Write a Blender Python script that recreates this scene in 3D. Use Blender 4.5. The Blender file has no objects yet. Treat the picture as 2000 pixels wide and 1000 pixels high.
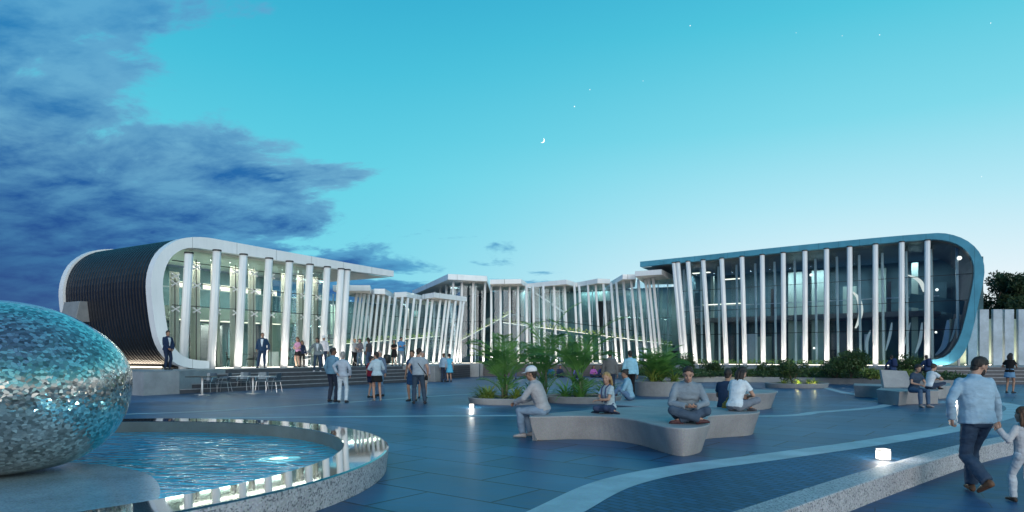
import bpy, math, random
from mathutils import Vector as V, Matrix, noise as mnoise
S = bpy.context.scene
COL = S.collection
PI = math.pi
R = math.radians
F, YH, EYE = 1333.333, 697.0, 1.5      # camera measurements of the photograph (pixels, metres)
rng = random.Random(7)

def g(px, py, z=0.0):
    """point at height z seen at a pixel of the photograph"""
    d = F * (EYE - z) / (py - YH)
    return V(((px - 1000) / F * d, d, z))
def at(px, d, z=0.0):
    return V(((px - 1000) / F * d, d, z))
def lin(r, gg, b):
    f = lambda c: (c / 255 / 12.92) if c / 255 <= 0.04045 else ((c / 255 + 0.055) / 1.055) ** 2.4
    return (f(r), f(gg), f(b), 1)

# ------------------------------------------------------------------ materials
def nodes_of(name):
    m = bpy.data.materials.new(name); m.use_nodes = True
    nt = m.node_tree; nt.nodes.clear()
    out = nt.nodes.new('ShaderNodeOutputMaterial')
    return m, nt, out
def N(nt, t, **kw):
    n = nt.nodes.new('ShaderNode' + t)
    for k, v in kw.items():
        if k in n.inputs: n.inputs[k].default_value = v
        else: setattr(n, k, v)
    return n
def mixc(nt, fac, a, b, blend='MIX'):
    n = nt.nodes.new('ShaderNodeMix'); n.data_type = 'RGBA'; n.blend_type = blend
    for idx, v in ((0, fac), (6, a), (7, b)):
        if hasattr(v, 'links'): nt.links.new(v, n.inputs[idx])
        elif idx == 0: n.inputs[0].default_value = v
        else: n.inputs[idx].default_value = v if len(v) == 4 else (*v, 1)
    return n.outputs[2]
def ramp(nt, src, stops):
    r = nt.nodes.new('ShaderNodeValToRGB'); nt.links.new(src, r.inputs[0])
    el = r.color_ramp.elements
    while len(el) < len(stops): el.new(0.5)
    for e, (p, c) in zip(el, stops):
        e.position = p; e.color = c if len(c) == 4 else (*c, 1)
    return r.outputs[0]
def math_(nt, op, a, b=None, c=None, clamp=False):
    n = nt.nodes.new('ShaderNodeMath'); n.operation = op; n.use_clamp = clamp
    for i, v in enumerate((a, b, c)):
        if v is None: continue
        if hasattr(v, 'links'): nt.links.new(v, n.inputs[i])
        else: n.inputs[i].default_value = v
    return n.outputs[0]

def mat(name, col, rough=0.6, metal=0.0, ns=6.0, na=0.18, bump=0.0, bs=40.0, spec=0.5, stretch=(1, 1, 1), sheen=0.0, coat=0.0):
    m, nt, out = nodes_of(name)
    tc = N(nt, 'TexCoord'); mp = N(nt, 'Mapping'); mp.inputs['Scale'].default_value = stretch
    nt.links.new(tc.outputs['Object'], mp.inputs[0])
    nz = N(nt, 'TexNoise', Scale=ns, Detail=5.0); nt.links.new(mp.outputs[0], nz.inputs['Vector'])
    c = (*col, 1)
    dk = tuple(x * (1 - na) for x in col); lt = tuple(min(1, x * (1 + na)) for x in col)
    cc = ramp(nt, nz.outputs['Fac'], [(0.3, dk), (0.7, lt)])
    b = N(nt, 'BsdfPrincipled', Roughness=rough, Metallic=metal)
    b.inputs['Specular IOR Level'].default_value = spec
    b.inputs['Sheen Weight'].default_value = sheen
    b.inputs['Coat Weight'].default_value = coat
    nt.links.new(cc, b.inputs['Base Color'])
    if bump:
        n2 = N(nt, 'TexNoise', Scale=bs, Detail=4.0); nt.links.new(mp.outputs[0], n2.inputs['Vector'])
        bp = N(nt, 'Bump', Strength=bump, Distance=0.02)
        nt.links.new(n2.outputs['Fac'], bp.inputs['Height']); nt.links.new(bp.outputs[0], b.inputs['Normal'])
    nt.links.new(b.outputs[0], out.inputs[0])
    return m
def seams(m, period, ang=0.0, dark=0.55):
    """narrow vertical panel joints on an existing painted panel material"""
    nt = m.node_tree; b = [n for n in nt.nodes if n.type == 'BSDF_PRINCIPLED'][0]; src = b.inputs['Base Color'].links[0].from_socket
    geo = N(nt, 'NewGeometry'); mp = N(nt, 'Mapping'); mp.inputs['Rotation'].default_value = (0, 0, ang); nt.links.new(geo.outputs['Position'], mp.inputs[0])
    sx = N(nt, 'SeparateXYZ'); nt.links.new(mp.outputs[0], sx.inputs[0])
    f = math_(nt, 'FRACT', math_(nt, 'DIVIDE', sx.outputs[0], period)); k = math_(nt, 'LESS_THAN', f, 0.03 / period)
    n = N(nt, 'TexNoise', Scale=0.9, Detail=8.0, Roughness=.7); mp2 = N(nt, 'Mapping'); mp2.inputs['Scale'].default_value = (3, 3, .35); nt.links.new(geo.outputs['Position'], mp2.inputs[0]); nt.links.new(mp2.outputs[0], n.inputs['Vector'])
    c = mixc(nt, 1.0, src, ramp(nt, n.outputs['Fac'], [(.3, (.91, .92, .93)), (.62, (1, 1, 1))]), 'MULTIPLY')
    c = mixc(nt, k, c, mixc(nt, 1.0, src, (dark, dark, dark), 'MULTIPLY')); nt.links.new(c, b.inputs['Base Color'])
def emit(name, col, strength):
    m, nt, out = nodes_of(name)
    e = N(nt, 'Emission', Strength=strength); e.inputs[0].default_value = (*col, 1)
    nt.links.new(e.outputs[0], out.inputs[0]); return m
def leafmat(name, a, b, ns=3.0, rough=0.45):
    m, nt, out = nodes_of(name)
    tc = N(nt, 'TexCoord'); nz = N(nt, 'TexNoise', Scale=ns, Detail=3.0)
    nt.links.new(tc.outputs['Object'], nz.inputs['Vector'])
    cc = ramp(nt, nz.outputs['Fac'], [(0.35, a), (0.65, b)])
    p = N(nt, 'BsdfPrincipled', Roughness=rough); nt.links.new(cc, p.inputs['Base Color'])
    t = N(nt, 'BsdfTranslucent'); nt.links.new(cc, t.inputs[0])
    mx = N(nt, 'MixShader', Fac=0.25)
    nt.links.new(p.outputs[0], mx.inputs[1]); nt.links.new(t.outputs[0], mx.inputs[2])
    nt.links.new(mx.outputs[0], out.inputs[0]); return m

def concrete(name, col, speck=0.0, bump=0.15, rough=0.62):
    m, nt, out = nodes_of(name)
    tc = N(nt, 'TexCoord'); geo = N(nt, 'NewGeometry')
    n1 = N(nt, 'TexNoise', Scale=1.3, Detail=8.0, Roughness=0.65); nt.links.new(geo.outputs['Position'], n1.inputs['Vector'])
    c = ramp(nt, n1.outputs['Fac'], [(0.3, tuple(x * 0.72 for x in col)), (0.7, tuple(x * 1.18 for x in col))])
    n2 = N(nt, 'TexNoise', Scale=60.0, Detail=3.0); nt.links.new(geo.outputs['Position'], n2.inputs['Vector'])
    c = mixc(nt, 0.25, c, n2.outputs['Color'], 'OVERLAY')
    if speck:
        v = N(nt, 'TexVoronoi', Scale=62.0); nt.links.new(geo.outputs['Position'], v.inputs['Vector'])
        sp = N(nt, 'SeparateColor'); nt.links.new(v.outputs['Color'], sp.inputs[0])
        dark = math_(nt, 'GREATER_THAN', sp.outputs[0], 0.72)
        lite = math_(nt, 'GREATER_THAN', sp.outputs[1], 0.7)
        c = mixc(nt, math_(nt, 'MULTIPLY', dark, speck), c, (0.10, 0.11, 0.13))
        c = mixc(nt, math_(nt, 'MULTIPLY', lite, speck * 0.6), c, (0.62, 0.62, 0.64))
    b = N(nt, 'BsdfPrincipled', Roughness=rough)
    nt.links.new(c, b.inputs['Base Color'])
    bp = N(nt, 'Bump', Strength=bump, Distance=0.01)
    nt.links.new(n2.outputs['Fac'], bp.inputs['Height']); nt.links.new(bp.outputs[0], b.inputs['Normal'])
    nt.links.new(b.outputs[0], out.inputs[0]); return m

def paving(name, a, b_, grout, bw, bh, rot=0.0, rough=0.42, mortar=0.012, streak=True, off=0.5):
    m, nt, out = nodes_of(name)
    geo = N(nt, 'NewGeometry'); mp = N(nt, 'Mapping'); mp.inputs['Rotation'].default_value = (0, 0, rot)
    nt.links.new(geo.outputs['Position'], mp.inputs[0])
    br = N(nt, 'TexBrick', Scale=1.0); br.offset = off
    br.inputs['Color1'].default_value = (*a, 1); br.inputs['Color2'].default_value = (*b_, 1)
    br.inputs['Mortar'].default_value = (*grout, 1); br.inputs['Mortar Size'].default_value = mortar
    br.inputs['Brick Width'].default_value = bw; br.inputs['Row Height'].default_value = bh
    br.inputs['Mortar Smooth'].default_value = 0.3
    nt.links.new(mp.outputs[0], br.inputs['Vector'])
    c = br.outputs['Color']
    mp2 = N(nt, 'Mapping'); mp2.inputs['Scale'].default_value = (1.0, 9.0, 1.0); mp2.inputs['Rotation'].default_value = (0, 0, rot)
    nt.links.new(geo.outputs['Position'], mp2.inputs[0])
    n1 = N(nt, 'TexNoise', Scale=2.2, Detail=6.0, Roughness=0.7); nt.links.new(mp2.outputs[0], n1.inputs['Vector'])
    n0 = N(nt, 'TexNoise', Scale=0.35, Detail=4.0); nt.links.new(geo.outputs['Position'], n0.inputs['Vector'])
    st = ramp(nt, n1.outputs['Fac'], [(0.25, (0.5, 0.5, 0.52)), (0.75, (1.4, 1.4, 1.38))])
    st2 = ramp(nt, n0.outputs['Fac'], [(0.3, (0.6, 0.62, 0.64)), (0.7, (1.4, 1.38, 1.36))])
    c = mixc(nt, 1.0, c, st, 'MULTIPLY'); c = mixc(nt, 1.0, c, st2, 'MULTIPLY')
    p = N(nt, 'BsdfPrincipled'); nt.links.new(c, p.inputs['Base Color']); p.inputs['Specular IOR Level'].default_value = 0.3
    rr = math_(nt, 'MULTIPLY_ADD', n1.outputs['Fac'], 0.3, rough - 0.12); nt.links.new(rr, p.inputs['Roughness'])
    h = math_(nt, 'MULTIPLY_ADD', n1.outputs['Fac'], 0.35, math_(nt, 'SUBTRACT', 1.0, br.outputs['Fac']))
    bp = N(nt, 'Bump', Strength=0.35, Distance=0.006); nt.links.new(h, bp.inputs['Height'])
    nt.links.new(bp.outputs[0], p.inputs['Normal'])
    nt.links.new(p.outputs[0], out.inputs[0]); return m

def glass(name, tint, ior=1.5, boost=1.0, rough=0.01):
    m, nt, out = nodes_of(name)
    fr = N(nt, 'Fresnel', IOR=ior); fac = math_(nt, 'MULTIPLY', fr.outputs[0], boost, clamp=True)
    t = N(nt, 'BsdfTransparent'); t.inputs[0].default_value = (*tint, 1)
    gl = N(nt, 'BsdfGlossy', Roughness=rough); gl.inputs[0].default_value = (0.9, 0.95, 1, 1)
    geo = N(nt, 'NewGeometry'); nz = N(nt, 'TexNoise', Scale=0.5, Detail=1.0); nt.links.new(geo.outputs['Position'], nz.inputs['Vector'])
    bp = N(nt, 'Bump', Strength=0.02, Distance=0.3); nt.links.new(nz.outputs['Fac'], bp.inputs['Height'])
    nt.links.new(bp.outputs[0], gl.inputs['Normal'])
    mx = N(nt, 'MixShader'); nt.links.new(fac, mx.inputs[0])
    nt.links.new(t.outputs[0], mx.inputs[1]); nt.links.new(gl.outputs[0], mx.inputs[2])
    nt.links.new(mx.outputs[0], out.inputs[0]); return m

M = {}
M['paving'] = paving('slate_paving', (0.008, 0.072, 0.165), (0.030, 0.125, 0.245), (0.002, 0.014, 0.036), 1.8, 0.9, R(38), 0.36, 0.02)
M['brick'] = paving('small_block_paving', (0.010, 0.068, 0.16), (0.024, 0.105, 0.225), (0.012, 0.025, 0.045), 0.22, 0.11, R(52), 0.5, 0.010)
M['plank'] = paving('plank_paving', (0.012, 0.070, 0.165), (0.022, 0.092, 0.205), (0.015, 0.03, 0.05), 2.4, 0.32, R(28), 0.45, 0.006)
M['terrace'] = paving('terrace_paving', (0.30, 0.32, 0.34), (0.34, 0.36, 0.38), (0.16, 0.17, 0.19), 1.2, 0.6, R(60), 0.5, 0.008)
M['band'] = concrete('pale_stone_band', (0.40, 0.52, 0.57))
M['concrete'] = concrete('grey_concrete', (0.25, 0.265, 0.28))
M['bench'] = concrete('bench_concrete', (0.31, 0.308, 0.315), speck=0.10)
M['palec'] = concrete('pale_screen_concrete', (0.38, 0.45, 0.52))
M['wallc'] = concrete('podium_concrete', (0.27, 0.30, 0.33))
M['granite'] = concrete('speckled_granite', (0.42, 0.42, 0.44), speck=0.8)
M['shelf'] = concrete('wet_granite', (0.36, 0.50, 0.58), speck=0.3, rough=0.12)
M['step'] = mat('dark_step', (0.06, 0.065, 0.08), 0.5, ns=3)
M['nosing'] = mat('step_nosing', (0.27, 0.29, 0.32), 0.5)
M['white'] = mat('white_coated_metal', (0.87, 0.875, 0.885), 0.38, ns=0.7, na=0.05, coat=0.2)
M['white'].name = 'white_coated_metal'
M['column'] = mat('satin_white_column', (0.82, 0.83, 0.84), 0.34, metal=0.0, ns=1, na=0.05)
seams(M['white'], 2.4, R(-58)); 
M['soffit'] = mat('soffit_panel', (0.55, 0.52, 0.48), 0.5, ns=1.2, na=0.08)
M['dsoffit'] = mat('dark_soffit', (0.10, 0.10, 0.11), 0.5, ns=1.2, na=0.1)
M['bluefr'] = mat('blue_grey_panel', (0.09, 0.33, 0.45), 0.40, ns=1.4, na=0.14, bump=0.05, bs=8)
seams(M['bluefr'], 1.25, R(37), .6)
M['rib'] = mat('dark_ribbed_metal', (0.035, 0.036, 0.045), 0.34, metal=0.75, ns=2, na=0.15)
M['steel'] = mat('brushed_steel', (0.55, 0.56, 0.58), 0.3, metal=0.9, ns=4, na=0.08)
M['dark'] = mat('dark_metal', (0.02, 0.022, 0.026), 0.45, metal=0.3)
M['black'] = mat('black_plastic', (0.015, 0.015, 0.017), 0.5)
M['inwall'] = mat('interior_wall', (0.07, 0.145, 0.17), 0.7, ns=0.6, na=0.35)
M['inwarm'] = mat('interior_pale_wall', (0.36, 0.47, 0.42), 0.7, ns=0.6, na=0.12)
M['infloor'] = mat('interior_floor', (0.38, 0.38, 0.36), 0.35)
M['wetstone'] = concrete('wet_pool_stone', (0.15, 0.18, 0.175))
M['curtain'] = mat('beige_curtain', (0.62, 0.62, 0.54), 0.85, ns=2, na=0.08, sheen=0.3)
M['glass'] = glass('facade_glass', (0.92, 0.98, 0.97), 1.45, 0.7)
M['dglass'] = glass('blue_facade_glass', (0.86, 0.95, 0.98), 1.45, 0.75)
M['lamp'] = emit('lamp_glow', (1.0, 0.95, 0.86), 1.8)
M['lampb'] = emit('floor_lamp_glow', (1.0, 0.94, 0.84), 3.0)
M['lampw'] = emit('warm_lamp_glow', (1.0, 0.86, 0.62), 5.0)
M['strip'] = emit('led_strip', (1.0, 0.93, 0.78), 3.2)
M['panel'] = emit('lit_ceiling_panel', (1.0, 0.93, 0.75), 1.6)
M['chairmetal'] = mat('grey_chair_metal', (0.09, 0.12, 0.15), 0.4, metal=0.4)
M['soil'] = mat('planter_soil', (0.035, 0.028, 0.02), 0.9, ns=20, na=0.4, bump=0.5)
M['bark'] = mat('palm_bark', (0.10, 0.11, 0.06), 0.8, ns=20, na=0.3, bump=0.5)
M['tbark'] = mat('tree_bark', (0.07, 0.055, 0.04), 0.9, ns=14, na=0.3, bump=0.6)
M['palm'] = leafmat('palm_leaf', (0.055, 0.17, 0.045), (0.15, 0.34, 0.075), 2.0)
M['grass'] = leafmat('strap_leaf', (0.10, 0.20, 0.04), (0.30, 0.36, 0.08), 3.0)
M['shrub'] = leafmat('shrub_leaf', (0.025, 0.06, 0.022), (0.06, 0.12, 0.035), 2.0)
M['shrub2'] = leafmat('bright_shrub_leaf', (0.08, 0.15, 0.03), (0.22, 0.28, 0.06), 2.0)
M['tree'] = leafmat('tree_leaf', (0.02, 0.045, 0.02), (0.05, 0.085, 0.035), 0.6)
M['inplant'] = leafmat('interior_plant_leaf', (0.24, 0.40, 0.07), (0.55, 0.68, 0.18), 1.0)
M['poolfloor'] = mat('blue_pool_tile', (0.01, 0.50, 0.90), 0.5, ns=1.2, na=0.35)

# ------------------------------------------------------------------ mesh builder
class MB:
    def __init__(s): s.v = []; s.f = []
    def add(s, vs, fs):
        o = len(s.v); s.v += [V(p) for p in vs]; s.f += [tuple(i + o for i in f) for f in fs]
    def box(s, c, size, rz=0.0):
        cx, cy, cz = c; hx, hy, hz = [k / 2 for k in size]; cs, sn = math.cos(rz), math.sin(rz)
        vs = [(cx + x * cs - y * sn, cy + x * sn + y * cs, cz + z) for z in (-hz, hz) for x, y in ((-hx, -hy), (hx, -hy), (hx, hy), (-hx, hy))]
        s.add(vs, [(3, 2, 1, 0), (4, 5, 6, 7), (0, 1, 5, 4), (1, 2, 6, 5), (2, 3, 7, 6), (3, 0, 4, 7)])
    def beam(s, a, b, w, h):
        """rectangular bar from a to b"""
        a, b = V(a), V(b); d = (b - a).normalized()
        up = V((0, 0, 1)) if abs(d.z) < 0.95 else V((0, 1, 0))
        x = d.cross(up).normalized(); y = x.cross(d)
        vs = [p + x * (sx * w / 2) + y * (sy * h / 2) for p in (a, b) for sx, sy in ((-1, -1), (1, -1), (1, 1), (-1, 1))]
        s.add(vs, [(3, 2, 1, 0), (4, 5, 6, 7), (0, 1, 5, 4), (1, 2, 6, 5), (2, 3, 7, 6), (3, 0, 4, 7)])
    def loft(s, rings, cap=True, closed=True):
        n = len(rings[0]); vs = [p for r in rings for p in r]; fs = []
        for i in range(len(rings) - 1):
            for j in range(n if closed else n - 1):
                k = (j + 1) % n
                fs.append((i * n + j, i * n + k, (i + 1) * n + k, (i + 1) * n + j))
        if cap:
            fs.append(tuple(range(n - 1, -1, -1))); b = (len(rings) - 1) * n; fs.append(tuple(range(b, b + n)))
        s.add(vs, fs)
    def tube(s, pts, radii, n=8, cap=True, flat=None):
        pts = [V(p) for p in pts]
        if not hasattr(radii, '__len__'): radii = [radii] * len(pts)
        rings = []; x = None
        for i, p in enumerate(pts):
            d = (pts[min(i + 1, len(pts) - 1)] - pts[max(i - 1, 0)]).normalized()
            if x is None:
                up = V((0, 0, 1)) if abs(d.z) < 0.9 else V((0, 1, 0))
                x = up.cross(d).normalized()
            else:
                x = (x - d * x.dot(d)).normalized()
            y = d.cross(x); r = radii[i]; ry = r * (flat or 1)
            rings.append([p + x * (r * math.cos(2 * PI * k / n)) + y * (ry * math.sin(2 * PI * k / n)) for k in range(n)])
        s.loft(rings, cap)
    def ell(s, c, ax, ay, az, n=12, m=8):
        c = V(c); ax, ay, az = V(ax), V(ay), V(az)
        vs = [c - az]; fs = []
        for i in range(1, m):
            t = -PI / 2 + PI * i / m
            for j in range(n):
                a = 2 * PI * j / n
                vs.append(c + ax * (math.cos(t) * math.cos(a)) + ay * (math.cos(t) * math.sin(a)) + az * math.sin(t))
        vs.append(c + az); L = len(vs) - 1
        for j in range(n):
            k = (j + 1) % n
            fs.append((0, 1 + k, 1 + j)); fs.append((L, L - n + j, L - n + k))
            for i in range(m - 2):
                a = 1 + i * n
                fs.append((a + j, a + k, a + n + k, a + n + j))
        s.add(vs, fs)
    def sph(s, c, r, n=10, m=6): s.ell(c, (r, 0, 0), (0, r, 0), (0, 0, r), n, m)
    def prism(s, poly, z0, z1, inset=0.0):
        """vertical prism; poly is [(x,y)] ; bottom may be inset by a factor list"""
        n = len(poly)
        low = inset if isinstance(inset, list) else poly
        vs = [(p[0], p[1], z0) for p in low] + [(p[0], p[1], z1) for p in poly]
        fs = [(i, (i + 1) % n, n + (i + 1) % n, n + i) for i in range(n)]
        fs += [tuple(range(n - 1, -1, -1)), tuple(range(n, 2 * n))]
        s.add(vs, fs)
    def mesh(s, name, off=V((0, 0, 0)), smooth=False):
        me = bpy.data.meshes.new(name)
        me.from_pydata([tuple(p - off) for p in s.v], [], s.f); me.update()
        if smooth:
            me.polygons.foreach_set('use_smooth', [True] * len(me.polygons))
        return me
    def build(s, name, m, parent=None, smooth=False, world=True, bevel=0.0, fixn=False):
        q = parent
        while q is not None and '_o' not in q: q = q.parent
        off = V(q['_o']) if (q is not None and world) else V((0, 0, 0))
        me = s.mesh(name, off, smooth)
        return put(name, me, m, parent, bevel, fixn)
def put(name, me, m, parent=None, bevel=0.0, fixn=True):
    if m is not None: me.materials.append(M[m] if isinstance(m, str) else m)
    if fixn:
        import bmesh
        bm = bmesh.new(); bm.from_mesh(me); bmesh.ops.recalc_face_normals(bm, faces=bm.faces); bm.to_mesh(me); bm.free()
    o = bpy.data.objects.new(name, me); COL.objects.link(o)
    if parent is not None: o.parent = parent
    if bevel:
        b = o.modifiers.new('bevel', 'BEVEL'); b.width = bevel; b.segments = 2; b.limit_method = 'ANGLE'; b.angle_limit = R(40)
    return o
def tag(o, label=None, cat=None, group=None, kind=None):
    if label: o['label'] = label
    if cat: o['category'] = cat
    if group: o['group'] = group
    if kind: o['kind'] = kind
    return o
def thing(name, label, cat, loc=(0, 0, 0), rz=0.0, group=None):
    o = bpy.data.objects.new(name, None); COL.objects.link(o)
    o.empty_display_size = 0.2
    o.location = loc; o.rotation_euler = (0, 0, rz)
    o['_o'] = tuple(loc)
    return tag(o, label, cat, group)
def struct(o): o['kind'] = 'structure'; return o
def copy_tree(o, parent=None):
    c = o.copy(); COL.objects.link(c)
    if parent is not None: c.parent = parent
    for ch in list(o.children): copy_tree(ch, c)
    return c
def catmull(pts, k=8, closed=False):
    pts = [V(p) for p in pts]; n = len(pts); out = []
    rngn = range(n) if closed else range(n - 1)
    for i in rngn:
        if closed: a, b, c, d = pts[(i - 1) % n], pts[i], pts[(i + 1) % n], pts[(i + 2) % n]
        else: a, b, c, d = pts[max(i - 1, 0)], pts[i], pts[i + 1], pts[min(i + 2, n - 1)]
        for j in range(k):
            t = j / k
            out.append(0.5 * ((2 * b) + (c - a) * t + (2 * a - 5 * b + 4 * c - d) * t * t + (3 * b - a - 3 * c + d) * t ** 3))
    if not closed: out.append(pts[-1])
    return out
def area(name, loc, size, size_y, power, col, rot, spread=PI):
    l = bpy.data.lights.new(name, 'AREA'); l.shape = 'RECTANGLE'; l.size = size; l.size_y = size_y; l.energy = power; l.color = col; l.spread = spread
    o = bpy.data.objects.new(name, l); COL.objects.link(o); o.location = loc; o.rotation_euler = rot
    return o
# ------------------------------------------------------------------ people
TMP = bpy.data.scenes.new('workbench')
def remesh(mb, vox, it=4, wrinkle=0.0, seed=0):
    me = mb.mesh('tmp'); o = bpy.data.objects.new('tmp', me); TMP.collection.objects.link(o)
    m = o.modifiers.new('r', 'REMESH'); m.mode = 'VOXEL'; m.voxel_size = vox; m.use_smooth_shade = True
    if it:
        s = o.modifiers.new('s', 'SMOOTH'); s.factor = 0.5; s.iterations = it
    TMP.view_layers[0].update(); dg = TMP.view_layers[0].depsgraph
    r = bpy.data.meshes.new_from_object(o.evaluated_get(dg))
    bpy.data.objects.remove(o); bpy.data.meshes.remove(me)
    r.materials.clear()
    if wrinkle:
        off = V((seed * 3.1, seed * 1.7, 0))
        nrs = [v.normal.copy() for v in r.vertices]
        for v, vn in zip(r.vertices, nrs):
            p = v.co + off
            k = mnoise.noise(V((p.x * 9, p.y * 9, p.z * 16))) * 0.6 + mnoise.noise(V((p.x * 22, p.y * 22, p.z * 30))) * 0.4
            v.co += vn * (k * wrinkle)
    r.polygons.foreach_set('use_smooth', [True] * len(r.polygons)); r.update()
    return r
def join_mesh(a, mb):
    """append raw shells (hands) to a mesh"""
    vs = [v.co.copy() for v in a.vertices]; fs = [tuple(p.vertices) for p in a.polygons]
    o = len(vs); vs += mb.v; fs += [tuple(i + o for i in f) for f in mb.f]
    me = bpy.data.meshes.new('body'); me.from_pydata([tuple(v) for v in vs], [], fs)
    me.polygons.foreach_set('use_smooth', [True] * len(me.polygons)); me.update()
    bpy.data.meshes.remove(a); return me
def ik(a, b, l1, l2, pole):
    d = b - a; L = d.length
    if L > (l1 + l2) * 0.995:
        b = a + d.normalized() * (l1 + l2) * 0.995; d = b - a; L = d.length
    x = (l1 * l1 - l2 * l2 + L * L) / (2 * L); h = math.sqrt(max(0, l1 * l1 - x * x))
    n = d.normalized(); p = pole - n * pole.dot(n)
    p = p.normalized() if p.length > 1e-4 else V((0, 1, 0))
    return a + n * x + p * h, b
CM = {}
def cloth(col, rough=0.85):
    k = ('c', col)
    if k not in CM: CM[k] = mat('cloth', col, rough, ns=7, na=0.13, bump=0.9, bs=12, spec=0.25, stretch=(1, 1, 1.8))
    return CM[k]
def skinm(col):
    k = ('s', col)
    if k not in CM: CM[k] = mat('skin', col, 0.5, ns=12, na=0.08, spec=0.35)
    return CM[k]
def hairm(col):
    k = ('h', col)
    if k not in CM: CM[k] = mat('hair_strands', col, 0.65, ns=30, na=0.45, bump=0.8, bs=60, stretch=(1, 1, 0.3))
    return CM[k]
SK = {'l': (0.42, 0.25, 0.185), 'm': (0.33, 0.19, 0.13), 'd': (0.16, 0.085, 0.055)}
HR = {'black': (0.022, 0.017, 0.015), 'brown': (0.05, 0.03, 0.02), 'blond': (0.36, 0.23, 0.10), 'grey': (0.30, 0.29, 0.28), 'auburn': (0.11, 0.055, 0.03)}

def hand_shells(mb, w, d, n, side, sc, curl, thumbin=0.6, fine=False):
    """palm, five fingers of different lengths; d along the hand, n palm normal, side (+1 thumb towards s)"""
    d = d.normalized(); n = (n - d * n.dot(d)).normalized(); s = d.cross(n) * side
    rings = []
    for t, wd, th in ((-0.02, 0.024, 0.020), (0.02, 0.034, 0.017), (0.06, 0.041, 0.015), (0.09, 0.040, 0.012)):
        c = w + d * t * sc
        rings.append([c + s * (wd * sc * math.cos(a)) + n * (th * sc * math.sin(a)) for a in [2 * PI * k / 10 for k in range(10)]])
    mb.loft(rings)
    for q, (o, L) in enumerate(((0.030, 0.066), (0.010, 0.076), (-0.010, 0.070), (-0.029, 0.055))):
        p = w + d * 0.082 * sc + s * o * sc; a = 0.0; pts = [p]; dd = d
        for seg in (0.42, 0.32, 0.26):
            a += curl * (0.8 + 0.12 * q)
            dd = (d * math.cos(a) + n * math.sin(a)).normalized()
            p = p + dd * (L * seg * sc); pts.append(p)
        mb.tube(pts, [0.0095 * sc, 0.0092 * sc, 0.0085 * sc, 0.0065 * sc], 7)
    b = w + d * 0.022 * sc + s * 0.026 * sc
    t1 = (d * 0.75 + s * 0.7 + n * 0.35 * thumbin).normalized()
    t2 = (d * 0.95 + s * 0.2 + n * 0.8 * thumbin).normalized()
    mb.tube([b, b + t1 * 0.035 * sc, b + t1 * 0.035 * sc + t2 * 0.028 * sc, b + t1 * 0.035 * sc + t2 * 0.05 * sc],
            [0.0135 * sc, 0.0115 * sc, 0.0105 * sc, 0.0075 * sc], 7)

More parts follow.
